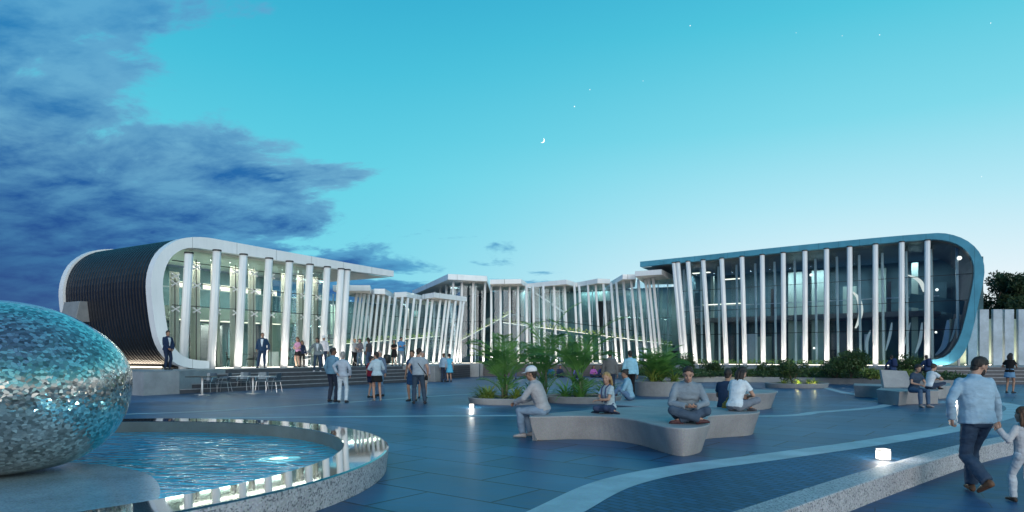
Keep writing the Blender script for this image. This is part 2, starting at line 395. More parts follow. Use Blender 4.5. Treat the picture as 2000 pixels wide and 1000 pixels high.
def person(label, loc, rz, H=1.75, sex='m', skin='l', pose=None, top=('shirt', (0.4, 0.5, 0.6)), bottom=('trousers', (0.05, 0.07, 0.12)),
           hair=('short', 'black'), shoes=(0.03, 0.03, 0.035), extra=(), fine=False, group=None, cat='person', seed=0, headscale=None, inner=None, vox=None):
    pz = dict(pose or {})
    s = H / 1.75; vx = vox or (0.0115 if fine else 0.019); rr = random.Random(seed + 11)
    hs = headscale or (s ** 0.55)
    root = thing('person', label, cat, loc, rz, group); root['_o'] = (0, 0, 0)
    X, Y, Z = V((1, 0, 0)), V((0, 1, 0)), V((0, 0, 1))
    P = V(pz.get('pelvis', (0, 0, 0.95))); a1, a2 = pz.get('lean', (3, 0)); sl = pz.get('side', 0)
    dirf = lambda a: V((math.sin(R(sl)), math.sin(R(a)), math.cos(R(a)))).normalized()
    d1, d2 = dirf(a1), dirf(a2)
    C = P + d1 * 0.25; Nk = C + d2 * 0.275
    hy, sy = R(pz.get('hipyaw', 0)), R(pz.get('shyaw', 0))
    Rh = V((math.cos(hy), math.sin(hy), 0)); Rs = V((math.cos(sy), math.sin(sy), pz.get('shtilt', 0))).normalized()
    female = sex == 'f'
    shw = 0.168 if female else (0.195 if sex == 'm' else 0.155)
    if sex == 'c': shw = 0.165
    hipw = 0.088
    sh = {q: Nk - d2 * 0.055 + Rs * (shw * q) for q in (-1, 1)}
    hp = {q: P - d1 * 0.03 + Rh * (hipw * q) for q in (-1, 1)}
    # arms
    wr = pz.get('wrists') or {-1: (-0.27, 0.03, 0.86), 1: (0.27, 0.03, 0.86)}
    ep = pz.get('epole') or {-1: (-0.5, -1, -0.2), 1: (0.5, -1, -0.2)}
    el, wrp = {}, {}
    for q in (-1, 1): el[q], wrp[q] = ik(sh[q], V(wr[q]), 0.295, 0.262, V(ep[q]))
    # legs
    an = pz.get('ankles') or {-1: (-0.115, -0.02, 0.085), 1: (0.115, 0.02, 0.085)}
    kp = pz.get('kpole') or {-1: (-0.15, 1, 0), 1: (0.15, 1, 0)}
    kn, ank = {}, {}
    for q in (-1, 1): kn[q], ank[q] = ik(hp[q], V(an[q]), 0.435, 0.425, V(kp[q]))
    ft = pz.get('feet') or {-1: (-0.2, 1, 0), 1: (0.2, 1, 0)}
    # head frame
    nod, turn, tilt = pz.get('head', (5, 0, 0))
    hm = Matrix.Rotation(R(turn) + sy * 0.6, 3, 'Z') @ Matrix.Rotation(R(tilt), 3, 'Y') @ Matrix.Rotation(-R(nod), 3, 'X')
    hx, hyv, hz = hm @ X, hm @ Y, hm @ Z
    nb = d2 * 0.5 + hz * 0.5
    HC = Nk + nb.normalized() * 0.066 + hz * 0.088 * hs / s + hyv * 0.022
    hp_ = lambda x, y, z: HC + (hx * x + hyv * y + hz * z) * (hs / s)
    hsx = hs / s
    # torso rings
    def ringat(z, w, dd, off=0.0, n=16):
        t = z - 0.95
        if t < 0: c = P + d1 * t; up = d1
        elif t < 0.25: c = P + d1 * t; up = d1
        else: c = C + d2 * (t - 0.25); up = d2
        k = max(0, min(1, t / 0.45)); r = (Rh * (1 - k) + Rs * k).normalized()
        f = up.cross(r).normalized()
        out = []
        for i in range(n):
            a = 2 * PI * i / n; ca, sa = math.cos(a), math.sin(a)
            e = lambda v: math.copysign(abs(v) ** 0.85, v)
            out.append(c + r * (w * e(ca)) + f * (dd * e(sa) + off))
        return out
    if female: T = [(0.85, 0.10, 0.085, 0), (0.90, 0.165, 0.115, -.01), (0.96, 0.168, 0.115, -.01), (1.07, 0.122, 0.092, 0), (1.18, 0.138, 0.102, .01), (1.27, 0.148, 0.12, .02), (1.36, 0.155, 0.098, .005), (1.415, 0.15, 0.08, -.01), (1.455, 0.10, 0.062, -.01), (1.475, 0.06, 0.055, 0)]
    elif sex == 'm': T = [(0.85, 0.11, 0.09, 0), (0.90, 0.165, 0.115, -.01), (0.96, 0.168, 0.115, -.005), (1.07, 0.155, 0.105, 0), (1.18, 0.162, 0.112, .005), (1.28, 0.176, 0.122, .01), (1.37, 0.182, 0.108, 0), (1.42, 0.178, 0.088, -.01), (1.455, 0.12, 0.07, -.01), (1.475, 0.07, 0.06, 0)]
    else: T = [(0.85, 0.11, 0.09, 0), (0.90, 0.15, 0.11, 0), (0.96, 0.15, 0.115, 0), (1.07, 0.145, 0.112, 0), (1.18, 0.148, 0.11, 0), (1.28, 0.155, 0.11, 0), (1.37, 0.155, 0.10, 0), (1.43, 0.13, 0.085, 0), (1.475, 0.065, 0.06, 0)]
    wf = pz.get('girth', 1.0)
    def torso(mb, infl, z0, z1, flare=0.0):
        zs = [t for t in T if z0 - 1e-6 <= t[0] <= z1 + 1e-6]
        mb.loft([ringat(z, w * wf + infl + flare * max(0, 1.05 - z), d * wf + infl + flare * max(0, 1.05 - z), o) for z, w, d, o in zs])
    am = 0.88 if female else 1.0
    if sex == 'c': am = 0.95
    def arm(mb, q, infl, to=2.0, cuff=0.0):
        a, b, c = sh[q] + Rs * (-0.022 * q) - d2 * 0.012, el[q], wrp[q]
        ra = [0.052 * am + infl * .8, 0.050 * am + infl, 0.043 * am + infl, 0.041 * am + infl, 0.041 * am + infl, 0.027 * am + infl + cuff]
        ps = [a, a.lerp(b, .5), a.lerp(b, .93), b.lerp(c, .07), b.lerp(c, .35), c]
        if to < 1:
            ps = [a, a.lerp(b, to * .5), a.lerp(b, to)]; ra = [ra[0], ra[1] + .006, ra[1] + 0.012]
        elif to < 2:
            ps = ps[:4] + [b.lerp(c, (to - 1) * .6), b.lerp(c, to - 1)]; ra[5] = ra[4]
        mb.tube(ps, ra, 10); mb.sph(a, ra[0], 10, 6)
        if to >= 1: mb.sph(b, 0.042 * am + infl, 10, 6)
    lm = 0.95 if female else 1.0
    def leg(mb, q, infl, to=2.0, wide=0.0):
        a, b, c = hp[q], kn[q], ank[q]
        bk = (a - b).normalized() + (c - b).normalized()
        bk = bk.normalized() * -1 if bk.length > 0.02 else V((0, 1, 0))   # knee direction
        ps = [a, a.lerp(b, .3), a.lerp(b, .65), b, b.lerp(c, .3) - bk * 0.012, b.lerp(c, .65), c]
        ra = [0.092 * lm + infl, 0.082 * lm + infl, 0.066 * lm + infl, 0.055 * lm + infl + wide * .3, 0.056 * lm + infl + wide * .5, 0.043 * lm + infl + wide, 0.036 * lm + infl + wide]
        if to < 1:
            ps = [a, a.lerp(b, to * .5), a.lerp(b, to)]; ra = [ra[0], ra[1] + .012, ra[2] + 0.022 + wide]
        mb.tube(ps, ra, 12); mb.sph(a, ra[0], 12, 8)
        if to >= 1: mb.sph(b, ra[3], 10, 6)
    # --- body
    B = MB(); torso(B, 0, 0.85, 1.475)
    for q in (-1, 1): arm(B, q, 0); leg(B, q, 0)
    for q in (-1, 1):   # bare feet inside the shoes
        f = V(ft[q]).normalized(); B.tube([ank[q], ank[q] + f * 0.06 + V((0, 0, -0.035)) * (1 if abs(f.z) < .8 else 0), ank[q] + f * 0.14 + V((0, 0, -0.045)) * (1 if abs(f.z) < .8 else 0)], [0.034, 0.032, 0.022], 8)
    nkr = 0.05 if female else 0.06
    B.tube([Nk - d2 * 0.05, Nk + nb.normalized() * 0.03, hp_(0, -0.012, -0.045)], [nkr + .014, nkr, nkr - .002], 12)
    B.ell(hp_(0, -0.012, 0.03), hx * 0.076 * hsx, hyv * 0.097 * hsx, hz * 0.098 * hsx, 18, 12)
    B.ell(hp_(0, 0.028, -0.045), hx * 0.058 * hsx, hyv * 0.062 * hsx, hz * 0.068 * hsx, 14, 10)
    B.ell(hp_(0, 0.062, -0.092), hx * 0.026 * hsx, hyv * 0.022 * hsx, hz * 0.02 * hsx, 10, 6)
    B.ell(hp_(0, 0.074, 0.030), hx * 0.052 * hsx, hyv * 0.014 * hsx, hz * 0.012 * hsx, 10, 6)
    B.tube([hp_(0, 0.082, 0.022), hp_(0, 0.097, 0.0), hp_(0, 0.108, -0.022), hp_(0, 0.090, -0.034)], [0.009 * hsx, 0.011 * hsx, 0.015 * hsx, 0.011 * hsx], 8)
    B.ell(hp_(0, 0.080, -0.056), hx * 0.026 * hsx, hyv * 0.012 * hsx, hz * 0.014 * hsx, 10, 6)
    for q in (-1, 1):
        B.ell(hp_(0.078 * q, -0.012, -0.002), hx * 0.012 * hsx, hyv * 0.02 * hsx + hz * -0.004, hz * 0.034 * hsx, 8, 6)
        B.ell(hp_(0.036 * q, 0.062, -0.022), hx * 0.026 * hsx, hyv * 0.02 * hsx, hz * 0.022 * hsx, 8, 6)
    body = remesh(B, vx, 3 if fine else 2)
    Hd = MB(); pn = pz.get('palm') or {-1: (1, 0, 0), 1: (-1, 0, 0)}; hdv = pz.get('hand') or {}
    for q in (-1, 1):
        d = V(hdv[q]) if q in hdv else (wrp[q] - el[q])
        hand_shells(Hd, wrp[q], d, V(pn[q]), pz.get('thumb', {-1: -1, 1: 1})[q], 1.0 if sex != 'f' else 0.92, pz.get('curl', 0.45))
    body = join_mesh(body, Hd)
    parts = [('body', body, skinm(SK[skin]))]
    # --- clothes
    w = 0.010 if fine else 0.005
    tk, tc = top; bk_, bc = bottom
    inf = {'tee': 0.016, 'shirt': 0.019, 'jacket': 0.028, 'dress': 0.016, 'tank': 0.012, 'blouse': 0.024, 'sweater': 0.024}[tk]
    Tm = MB(); z0 = {'jacket': 0.85, 'tank': 0.96}.get(tk, 0.90)
    if pz.get('seated'): z0 = max(z0, 0.90)
    torso(Tm, inf, z0, 1.475, 0.10 if tk in ('jacket', 'blouse', 'shirt') and not pz.get('seated') else 0.0)
    if tk != 'tank':
        for q in (-1, 1): arm(Tm, q, inf * 0.8, {'tee': 0.62, 'dress': 0.5}.get(tk, pz.get('sleeve', 1.97)), 0.006)
    if tk in ('shirt', 'jacket', 'sweater', 'blouse') and not pz.get('nocollar'):
        Tm.tube([Nk - d2 * 0.03, Nk + nb.normalized() * 0.035], [nkr + 0.028, nkr + 0.016], 12)
    if tk == 'dress' and not pz.get('seated'):
        Tm.loft([ringat(z, a, b) for z, a, b in ((0.58, 0.23, 0.19), (0.75, 0.21, 0.17), (0.92, 0.185, 0.14), (1.05, 0.145, 0.115))])
    parts.append(({'tee': 't_shirt', 'tank': 'vest_top'}.get(tk, tk), remesh(Tm, vx, 2, w, seed), cloth(tc)))
    if bk_ != 'none':
        Bm = MB(); torso(Bm, 0.012, 0.85, 1.07)
        if bk_ == 'trousers':
            for q in (-1, 1): leg(Bm, q, 0.015, 2.0, pz.get('wide', 0.008))
        elif bk_ == 'shorts':
            for q in (-1, 1): leg(Bm, q, 0.018, 0.62, 0.01)
        else:
            if pz.get('seated'):
                for q in (-1, 1): leg(Bm, q, 0.024, 0.8, 0.02)
            else:
                L = 0.55 if bk_ == 'skirt' else 0.68
                Bm.loft([ringat(z, a, b) for z, a, b in ((L, 0.215, 0.17), (0.8, 0.20, 0.155), (0.92, 0.182, 0.135), (1.06, 0.15, 0.115))])
        parts.append((bk_ if bk_ != 'miniskirt' else 'skirt', remesh(Bm, vx, 2, w, seed + 5), cloth(bc)))
    # --- hair
    hk, hc = hair; hc = HR[hc]
    if hk != 'none':
        Hm = MB(); n, m_ = 36, 24; vs = []; fs = []
        for i in range(m_ + 1):
            t = -PI / 2 + PI * i / m_
            for j in range(n):
                a = 2 * PI * j / n; dx, dy, dz = math.cos(t) * math.cos(a), math.cos(t) * math.sin(a), math.sin(t)
                lim = -0.34 + (0.92 * min(1, dy * 1.12) if dy > 0 else 0.9 * dy) + (0 if hk == 'short' else -.06) + 0.05 * mnoise.noise(V((dx * 9 + seed, dz * 9, 3)))
                nz = mnoise.noise(V((dx * 5 + seed, dy * 5, dz * 5)))
                k = 1.05 + 0.05 * nz + 0.055 * mnoise.noise(V((dx * 17 + seed, dy * 17, dz * 17))) + (0.07 * max(0, dz) * max(0, .3 + dy) if hk == 'short' else 0.03)
                if dz < lim: k = 0.86
                vs.append(hp_(0.078 * dx * k, -0.014 + 0.099 * dy * k, 0.03 + 0.10 * dz * k))
        for i in range(m_):
            for j in range(n):
                fs.append((i * n + j, i * n + (j + 1) % n, (i + 1) * n + (j + 1) % n, (i + 1) * n + j))
        Hm.add(vs, fs)
        if hk == 'short': Hm.ell(hp_(0, -0.055, -0.042), hx * 0.057 * hsx, hyv * 0.042 * hsx, hz * 0.055 * hsx, 14, 10)
        if hk == 'long':
            for q, (x, L) in enumerate(((-0.075, .2), (-0.055, .24), (-0.02, .27), (0.02, .27), (0.055, .24), (0.075, .2))):
                yb = -0.03 - 0.07 * (1 - (x / 0.08) ** 2)
                Hm.tube([hp_(x, yb, 0.04), hp_(x * 1.12, yb - 0.02, -0.05), HC + hx * x * 1.1 * hsx + hyv * (yb - .015) * hsx - d2 * (L * 0.62) * hsx, HC + hx * x * hsx + hyv * (yb - .005) * hsx - d2 * L * hsx],
                        [0.026 * hsx, 0.03 * hsx, 0.027 * hsx, 0.010 * hsx], 8)
        if hk == 'tail':
            Hm.tube([hp_(0, -0.09, 0.05), hp_(0, -0.135, 0.03), HC - hyv * 0.14 * hsx - Z * 0.07, HC - hyv * 0.125 * hsx - Z * 0.16], [0.02 * hsx, 0.026 * hsx, 0.024 * hsx, 0.008], 8)
        if hk == 'bun':
            Hm.sph(hp_(0, -0.1, 0.085), 0.042 * hsx, 10, 8)
        parts.append(('hair', Hm.mesh('hair', smooth=True), hairm(hc)))
    for q in (-1, 1):
        Sm = MB(); f = V(ft[q]).normalized(); u = V((0, 0, 1)) - f * f.z
        u = u.normalized() if u.length > 0.05 else V((0, -1, 0))
        x = f.cross(u)
        vs_rings = []; SHS = pz.get('shoe', 0.95)
        for t, ww, hh, zz in ((-0.075, 0.012, 0.012, -.05), (-0.065, 0.030, 0.040, -.04), (-0.02, 0.037, 0.054, -0.028), (0.04, 0.040, 0.044, -0.036), (0.10, 0.045, 0.032, -.047), (0.155, 0.042, 0.026, -.052), (0.185, 0.028, 0.018, -.058), (0.197, 0.008, 0.008, -.066)):
            c = ank[q] + f * t * SHS + u * zz
            rg = []
            for kk in range(12):
                a = 2 * PI * kk / 12; zc = hh * math.sin(a); zc = max(zc, -0.085 - zz)
                rg.append(c + x * (ww * (0.9 if SHS < .95 else 1) * math.cos(a)) + u * zc)
            vs_rings.append(rg)
        Sm.loft(vs_rings); parts.append(('shoe', Sm.mesh('shoe', smooth=True), cloth(shoes, 0.5)))
        e = MB()
        e.ell(hp_(0.031 * q, 0.079, 0.008), hx * 0.0115 * hsx, hyv * 0.0075 * hsx, hz * 0.0045 * hsx, 8, 6)
        parts.append(('eye', e.mesh('eye', smooth=True), M['eye']))
        if fine:
            b = MB(); b.tube([hp_(0.013 * q, 0.088, 0.030), hp_(0.034 * q, 0.086, 0.036), hp_(0.054 * q, 0.068, 0.030)], [0.004, 0.0055, 0.003], 6)
            parts.append(('eyebrow', b.mesh('eyebrow', smooth=True), hairm(hc)))
    if fine:
        b = MB(); b.ell(hp_(0, 0.0895, -0.054), hx * 0.022 * hsx, hyv * 0.007 * hsx, hz * 0.0075 * hsx, 10, 6)
        parts.append(('lips', b.mesh('lips', smooth=True), M['lips']))
    ctx = dict(HC=HC, hp=hp_, hx=hx, hy=hyv, hz=hz, hsx=hsx, sh=sh, el=el, wr=wrp, P=P, C=C, N=Nk, d1=d1, d2=d2, Rs=Rs, ring=ringat, kn=kn, an=ank, hips=hp, T=T)
    for e in extra:
        e(ctx, parts, seed)
    for nme, me, mm in parts:
        for v in me.vertices: v.co *= s
        put(nme, me, mm, root, fixn=True)
    return root
# extras: each adds a child to the figure
def x_cap(col):
    def f(c, parts, seed):
        m = MB(); hp, hx, hy, hz, k = c['hp'], c['hx'], c['hy'], c['hz'], c['hsx']
        rings = []
        for t, r in ((0.0, 1.0), (0.03, 1.02), (0.065, 0.94), (0.095, 0.72), (0.115, 0.36), (0.12, 0.05)):
            rings.append([hp(0.09 * r * math.cos(a), -0.012 + 0.112 * r * math.sin(a), 0.045 + t) for a in [2 * PI * j / 20 for j in range(20)]])
        m.loft(rings)
        n = 11; up = []; lo = []
        for j in range(n):
            a = PI * (0.16 + 0.68 * j / (n - 1)); x, y = math.cos(a), math.sin(a)
            up.append((0.085 * x, -0.012 + 0.105 * y, 0.056)); lo.append((0.082 * x, 0.03 + 0.155 * y, 0.040 - 0.006 * x * x))
        vs = [hp(*p) for p in up] + [hp(*p) for p in lo] + [hp(p[0], p[1], p[2] - 0.006) for p in up] + [hp(p[0], p[1], p[2] - 0.006) for p in lo]
        fs = []
        for j in range(n - 1):
            fs += [(j, j + 1, n + j + 1, n + j), (2 * n + j, 3 * n + j, 3 * n + j + 1, 2 * n + j + 1), (n + j, n + j + 1, 3 * n + j + 1, 3 * n + j)]
        m.add(vs, fs); parts.append(('cap', m.mesh('cap', smooth=True), cloth(col)))
    return f
def x_beard(hc):
    def f(c, parts, seed):
        m = MB(); hp, hx, hy, hz, k = c['hp'], c['hx'], c['hy'], c['hz'], c['hsx']
        n, mm = 24, 12; vs = []; fs = []
        for i in range(mm + 1):
            t = -PI / 2 + PI * i / mm
            for j in range(n):
                a = 2 * PI * j / n; x, y, z = math.cos(t) * math.cos(a), math.cos(t) * math.sin(a), math.sin(t)
                kk = 1.06 if (y > -0.15 and z < 0.25 - 0.5 * max(0, y) * (abs(x) < 0.42) + 0.35 * (abs(x) > 0.7)) else 0.8
                vs.append(hp(0.061 * x * kk, 0.028 + 0.066 * y * kk, -0.047 + 0.071 * z * kk))
        for i in range(mm):
            for j in range(n): fs.append((i * n + j, i * n + (j + 1) % n, (i + 1) * n + (j + 1) % n, (i + 1) * n + j))
        m.add(vs, fs); parts.append(('beard', m.mesh('beard', smooth=True), hairm(HR[hc])))
    return f
def x_panel(col):
    """light shirt front showing between the lapels of a jacket"""
    def f(c, parts, seed):
        m = MB(); vs = []
        rows = [(1.08, 0.012), (1.2, 0.035), (1.32, 0.055), (1.44, 0.06)]
        for z, w in rows:
            r = c['ring'](z, 0.17, 0.155, 0.0, 24); ctr = sum(r, V()) / 24; fw = (r[6] - ctr).normalized(); rt = (r[0] - ctr).normalized()
            vs += [ctr + fw * (0.158 if z < 1.4 else 0.115) + rt * -w, ctr + fw * (0.166 if z < 1.4 else 0.125), ctr + fw * (0.158 if z < 1.4 else 0.115) + rt * w,
                   ctr + fw * 0.10 + rt * w, ctr + fw * 0.10 - rt * w]
        fs = []
        for i in range(3):
            for j in range(5): fs.append((i * 5 + j, i * 5 + (j + 1) % 5, i * 5 + 5 + (j + 1) % 5, i * 5 + 5 + j))
        fs += [(4, 3, 2, 1, 0), (15, 16, 17, 18, 19)]
        m.add(vs, fs); parts.append(('shirt_front', m.mesh('shirt_front', smooth=False), cloth(col)))
    return f
def x_bag(col, side=1, z=0.86, size=(0.09, 0.26, 0.24)):
    def f(c, parts, seed):
        m = MB(); sx = 0.25 * side
        rings = []
        for t, k in ((-.5, .8), (-.35, 1), (.2, .95), (.5, .7)):
            rings.append([V((sx + size[0] * k * math.cos(a), size[1] * .5 * k * math.sin(a), z + t * size[2])) for a in [2 * PI * j / 10 for j in range(10)]])
        m.loft(rings)
        s = c['sh'][side]; s2 = c['sh'][-side]
        m.tube([V((sx, 0.08, z + .1)), s2 * .5 + s * .5 + V((0, 0.13, -.12)), s2 + V((0, 0.03, 0.05)), s2 * .5 + s * .5 + V((0, -0.14, -.15)), V((sx, -0.08, z + .1))], 0.012, 6)
        parts.append(('shoulder_bag', m.mesh('bag', smooth=True), cloth(col)))
    return f
def x_pack(col):
    def f(c, parts, seed):
        m = MB(); u = c['d2']; r = c['Rs']; fw = u.cross(r)
        ctr = c['C'] + u * 0.1 - fw * 0.2
        rings = []
        for t, k in ((-.22, .75), (-.18, 1), (.1, 1), (.2, .8), (.24, .4)):
            rings.append([ctr + u * t + r * (0.15 * k * math.cos(a)) + fw * (0.085 * k * math.sin(a)) for a in [2 * PI * j / 12 for j in range(12)]])
        m.loft(rings)
        for q in (-1, 1):
            p = c['sh'][q]; m.tube([ctr + u * .18 + r * .09 * q, p - r * .05 * q + u * .075, p - r * .05 * q + fw * .13 - u * .1, ctr - u * .15 + r * .15 * q], 0.015, 6)
        parts.append(('backpack', m.mesh('pack', smooth=True), cloth(col)))
    return f
def x_braces(col):
    """straps of dungarees over the shoulders"""
    def f(c, parts, seed):
        m = MB()
        for q in (-1, 1):
            pts = []
            for z, d in ((1.08, .16), (1.2, .165), (1.32, .16), (1.43, .12)):
                r = c['ring'](z, 0.16, d, 0.0, 24); ctr = sum(r, V()) / 24; rt = (r[0] - ctr).normalized(); fw = (r[6] - ctr).normalized()
                pts.append(ctr + fw * d * .93 + rt * 0.07 * q)
            pts.append(c['sh'][q] - c['Rs'] * 0.08 * q + c['d2'] * 0.075)
            for z, d in ((1.36, -.13), (1.2, -.135), (1.05, -.13)):
                r = c['ring'](z, 0.16, abs(d), 0.0, 24); ctr = sum(r, V()) / 24; rt = (r[0] - ctr).normalized(); fw = (r[6] - ctr).normalized()
                pts.append(ctr + fw * d + rt * 0.05 * q)
            m.tube(pts, 0.017, 6)
        parts.append(('shoulder_strap', m.mesh('strap', smooth=True), cloth(col)))
    return f
M['eye'] = mat('dark_eye', (0.03, 0.022, 0.02), 0.2)
M['lips'] = mat('lips', (0.30, 0.13, 0.11), 0.5)
# ---- poses
def P_stand(**k): d = {}; d.update(k); return d
def P_folded(**k):
    d = dict(wrists={-1: (0.06, 0.22, 1.17), 1: (-0.07, 0.24, 1.20)}, epole={-1: (-1, -0.3, -0.8), 1: (1, -0.3, -0.8)}, palm={-1: (0, -1, 0), 1: (0, -1, 0)}); d.update(k); return d
def P_hands_front(**k):
    d = dict(wrists={-1: (-0.09, 0.26, 1.10), 1: (0.09, 0.26, 1.12)}, epole={-1: (-1, -0.4, -0.8), 1: (1, -0.4, -0.8)}); d.update(k); return d
def P_behind(**k):
    d = dict(wrists={-1: (-0.06, -0.19, 0.98), 1: (0.06, -0.19, 0.98)}, epole={-1: (-1, -0.3, 0), 1: (1, -0.3, 0)}); d.update(k); return d
def P_walk(st=0.24, **k):
    d = dict(pelvis=(0, 0, 0.925), ankles={-1: (-0.10, st, 0.09), 1: (0.10, -st * 1.1, 0.15)}, feet={-1: (-0.08, 1, 0.12), 1: (0.1, 1, -0.55)}, lean=(5, 4),
             wrists={-1: (-0.26, -0.16, 0.88), 1: (0.26, 0.2, 0.90)}, shyaw=-5, hipyaw=5); d.update(k); return d
def P_sit(seat=0.45, **k):
    d = dict(seated=True, pelvis=(0, 0, seat + 0.105), ankles={-1: (-0.12, 0.46, 0.085), 1: (0.12, 0.42, 0.085)}, kpole={-1: (-0.1, 0.6, 1), 1: (0.1, 0.6, 1)}, lean=(8, 12),
             wrists={-1: (-0.13, 0.40, seat + 0.22), 1: (0.13, 0.40, seat + 0.22)}, epole={-1: (-1, -0.6, -0.3), 1: (1, -0.6, -0.3)}, palm={-1: (0, 0, -1), 1: (0, 0, -1)}); d.update(k); return d
def P_cross(**k):
    """sitting cross-legged on a flat top"""
    d = dict(seated=True, pelvis=(0, 0, 0.125), ankles={-1: (0.15, 0.30, 0.065), 1: (-0.13, 0.38, 0.085)}, kpole={-1: (-1, 0.55, 0.40), 1: (1, 0.55, 0.40)},
             feet={-1: (0.95, -0.1, 0.05), 1: (-0.95, -0.1, 0.05)}, lean=(8, 24), wrists={-1: (-0.065, 0.38, 0.27), 1: (0.065, 0.38, 0.27)},
             epole={-1: (-1, -0.4, -0.5), 1: (1, -0.4, -0.5)}, head=(35, 0, 0), shoe=.82); d.update(k); return d
# ------------------------------------------------------------------ world, camera, sun
def make_world():
    w = bpy.data.worlds.new('World'); S.world = w; w.use_nodes = True
    nt = w.node_tree; nt.nodes.clear()
    out = nt.nodes.new('ShaderNodeOutputWorld')
    sky = nt.nodes.new('ShaderNodeTexSky'); sky.sky_type = 'NISHITA'; sky.sun_disc = False
    sky.sun_elevation = SUN_EL; sky.sun_rotation = SUN_ROT; sky.air_density = 1.0; sky.ozone_density = 3.0
    tc = N(nt, 'TexCoord'); sx = N(nt, 'SeparateXYZ'); nt.links.new(tc.outputs['Generated'], sx.inputs[0])
    x, y, z = sx.outputs
    zc = math_(nt, 'MAXIMUM', z, 0.0)
    left = ramp(nt, zc, [(0.0, lin(128, 206, 224)), (0.12, lin(118, 208, 226)), (0.25, lin(94, 204, 222)), (0.38, lin(64, 186, 212)), (0.5, lin(40, 164, 200)), (1.0, lin(12, 96, 156))])
    right = ramp(nt, zc, [(0.0, lin(236, 238, 243)), (0.10, lin(222, 236, 243)), (0.2, lin(176, 226, 238)), (0.3, lin(124, 212, 228)), (0.42, lin(78, 194, 216)), (0.52, lin(50, 172, 206)), (1.0, lin(12, 96, 156))])
    k = N(nt, 'MapRange'); k.inputs[1].default_value = -0.30; k.inputs[2].default_value = 0.5; k.interpolation_type = 'SMOOTHSTEP'
    nt.links.new(x, k.inputs[0])
    clear = mixc(nt, k.outputs[0], left, right)
    # clouds: noise on a high flat layer, thick towards the left
    zz = math_(nt, 'ADD', zc, 0.24)
    cx = math_(nt, 'DIVIDE', x, zz); cy = math_(nt, 'DIVIDE', y, zz)
    cv = N(nt, 'CombineXYZ'); nt.links.new(cx, cv.inputs[0]); nt.links.new(cy, cv.inputs[1])
    n1 = N(nt, 'TexNoise', Scale=2.3, Detail=12.0, Roughness=0.60, Distortion=0.35)
    off = N(nt, 'Mapping'); off.inputs['Location'].default_value = CLOUD_OFF; off.inputs['Rotation'].default_value = (0, 0, R(25)); off.inputs['Scale'].default_value = (0.85, 1.2, 1)
    nt.links.new(cv.outputs[0], off.inputs[0]); nt.links.new(off.outputs[0], n1.inputs['Vector'])
    n2 = N(nt, 'TexNoise', Scale=5.2, Detail=10.0, Roughness=0.62, Distortion=0.2); nt.links.new(off.outputs[0], n2.inputs['Vector'])
    b = math_(nt, 'MULTIPLY_ADD', math_(nt, 'ADD', x, math_(nt, 'MULTIPLY', z, 0.95)), -1.12, 0.0)
    b = math_(nt, 'MINIMUM', b, 0.55)
    low = N(nt, 'MapRange'); low.inputs[1].default_value = 0.16; low.inputs[2].default_value = 0.09; low.inputs[3].default_value = 0.0; low.inputs[4].default_value = 0.21
    nt.links.new(z, low.inputs[0])
    fade = N(nt, 'MapRange'); fade.inputs[1].default_value = 0.25; fade.inputs[2].default_value = 0.10; fade.inputs[3].default_value = 0.0; fade.inputs[4].default_value = 1.0
    nt.links.new(x, fade.inputs[0])
    b = math_(nt, 'MAXIMUM', b, -0.30)
    rt = N(nt, 'MapRange'); rt.inputs[1].default_value = 0.12; rt.inputs[2].default_value = 0.45; rt.inputs[4].default_value = -0.3; nt.links.new(x, rt.inputs[0]); b = math_(nt, 'ADD', b, rt.outputs[0])
    b = math_(nt, 'ADD', b, math_(nt, 'MULTIPLY', low.outputs[0], fade.outputs[0]))
    den = math_(nt, 'ADD', math_(nt, 'MULTIPLY_ADD', n2.outputs['Fac'], 0.36, math_(nt, 'MULTIPLY_ADD', n1.outputs['Fac'], 1.75, -0.375)), b)
    cov = N(nt, 'MapRange'); cov.interpolation_type = 'SMOOTHSTEP'
    cov.inputs[1].default_value = 0.69; cov.inputs[2].default_value = 0.85; nt.links.new(den, cov.inputs[0])
    thick = N(nt, 'MapRange'); thick.interpolation_type = 'SMOOTHSTEP'
    thick.inputs[1].default_value = 0.72; thick.inputs[2].default_value = 1.0; nt.links.new(den, thick.inputs[0])
    deep = ramp(nt, zc, [(0.0, lin(10, 78, 142)), (0.10, lin(0, 66, 138)), (0.22, lin(4, 88, 156)), (0.34, lin(34, 118, 174)), (0.5, lin(48, 140, 192))])
    lit = ramp(nt, zc, [(0.0, lin(70, 146, 188)), (0.12, lin(72, 152, 196)), (0.25, lin(108, 172, 202)), (0.4, lin(90, 164, 202))])
    core = mixc(nt, ramp(nt, n2.outputs['Fac'], [(0.36, (0, 0, 0)), (0.62, (0.9, 0.9, 0.9))]), deep, lit)
    ccol = mixc(nt, thick.outputs[0], lit, core)
    # evening darkness gathers at the far left horizon
    dk = N(nt, 'MapRange'); dk.inputs[1].default_value = -0.28; dk.inputs[2].default_value = -0.64; dk.interpolation_type = 'SMOOTHSTEP'; nt.links.new(x, dk.inputs[0])
    dz = N(nt, 'MapRange'); dz.inputs[1].default_value = 0.34; dz.inputs[2].default_value = 0.05; dz.interpolation_type = 'SMOOTHSTEP'; nt.links.new(zc, dz.inputs[0])
    dkf = math_(nt, 'MULTIPLY', math_(nt, 'MULTIPLY', dk.outputs[0], dz.outputs[0]), 0.85)
    ccol = mixc(nt, dkf, ccol, lin(0, 50, 122))
    col = mixc(nt, cov.outputs[0], clear, ccol)
    bg1 = N(nt, 'Background', Strength=SKY_N); nt.links.new(sky.outputs[0], bg1.inputs[0])
    bg2 = N(nt, 'Background', Strength=SKY_G); nt.links.new(col, bg2.inputs[0])
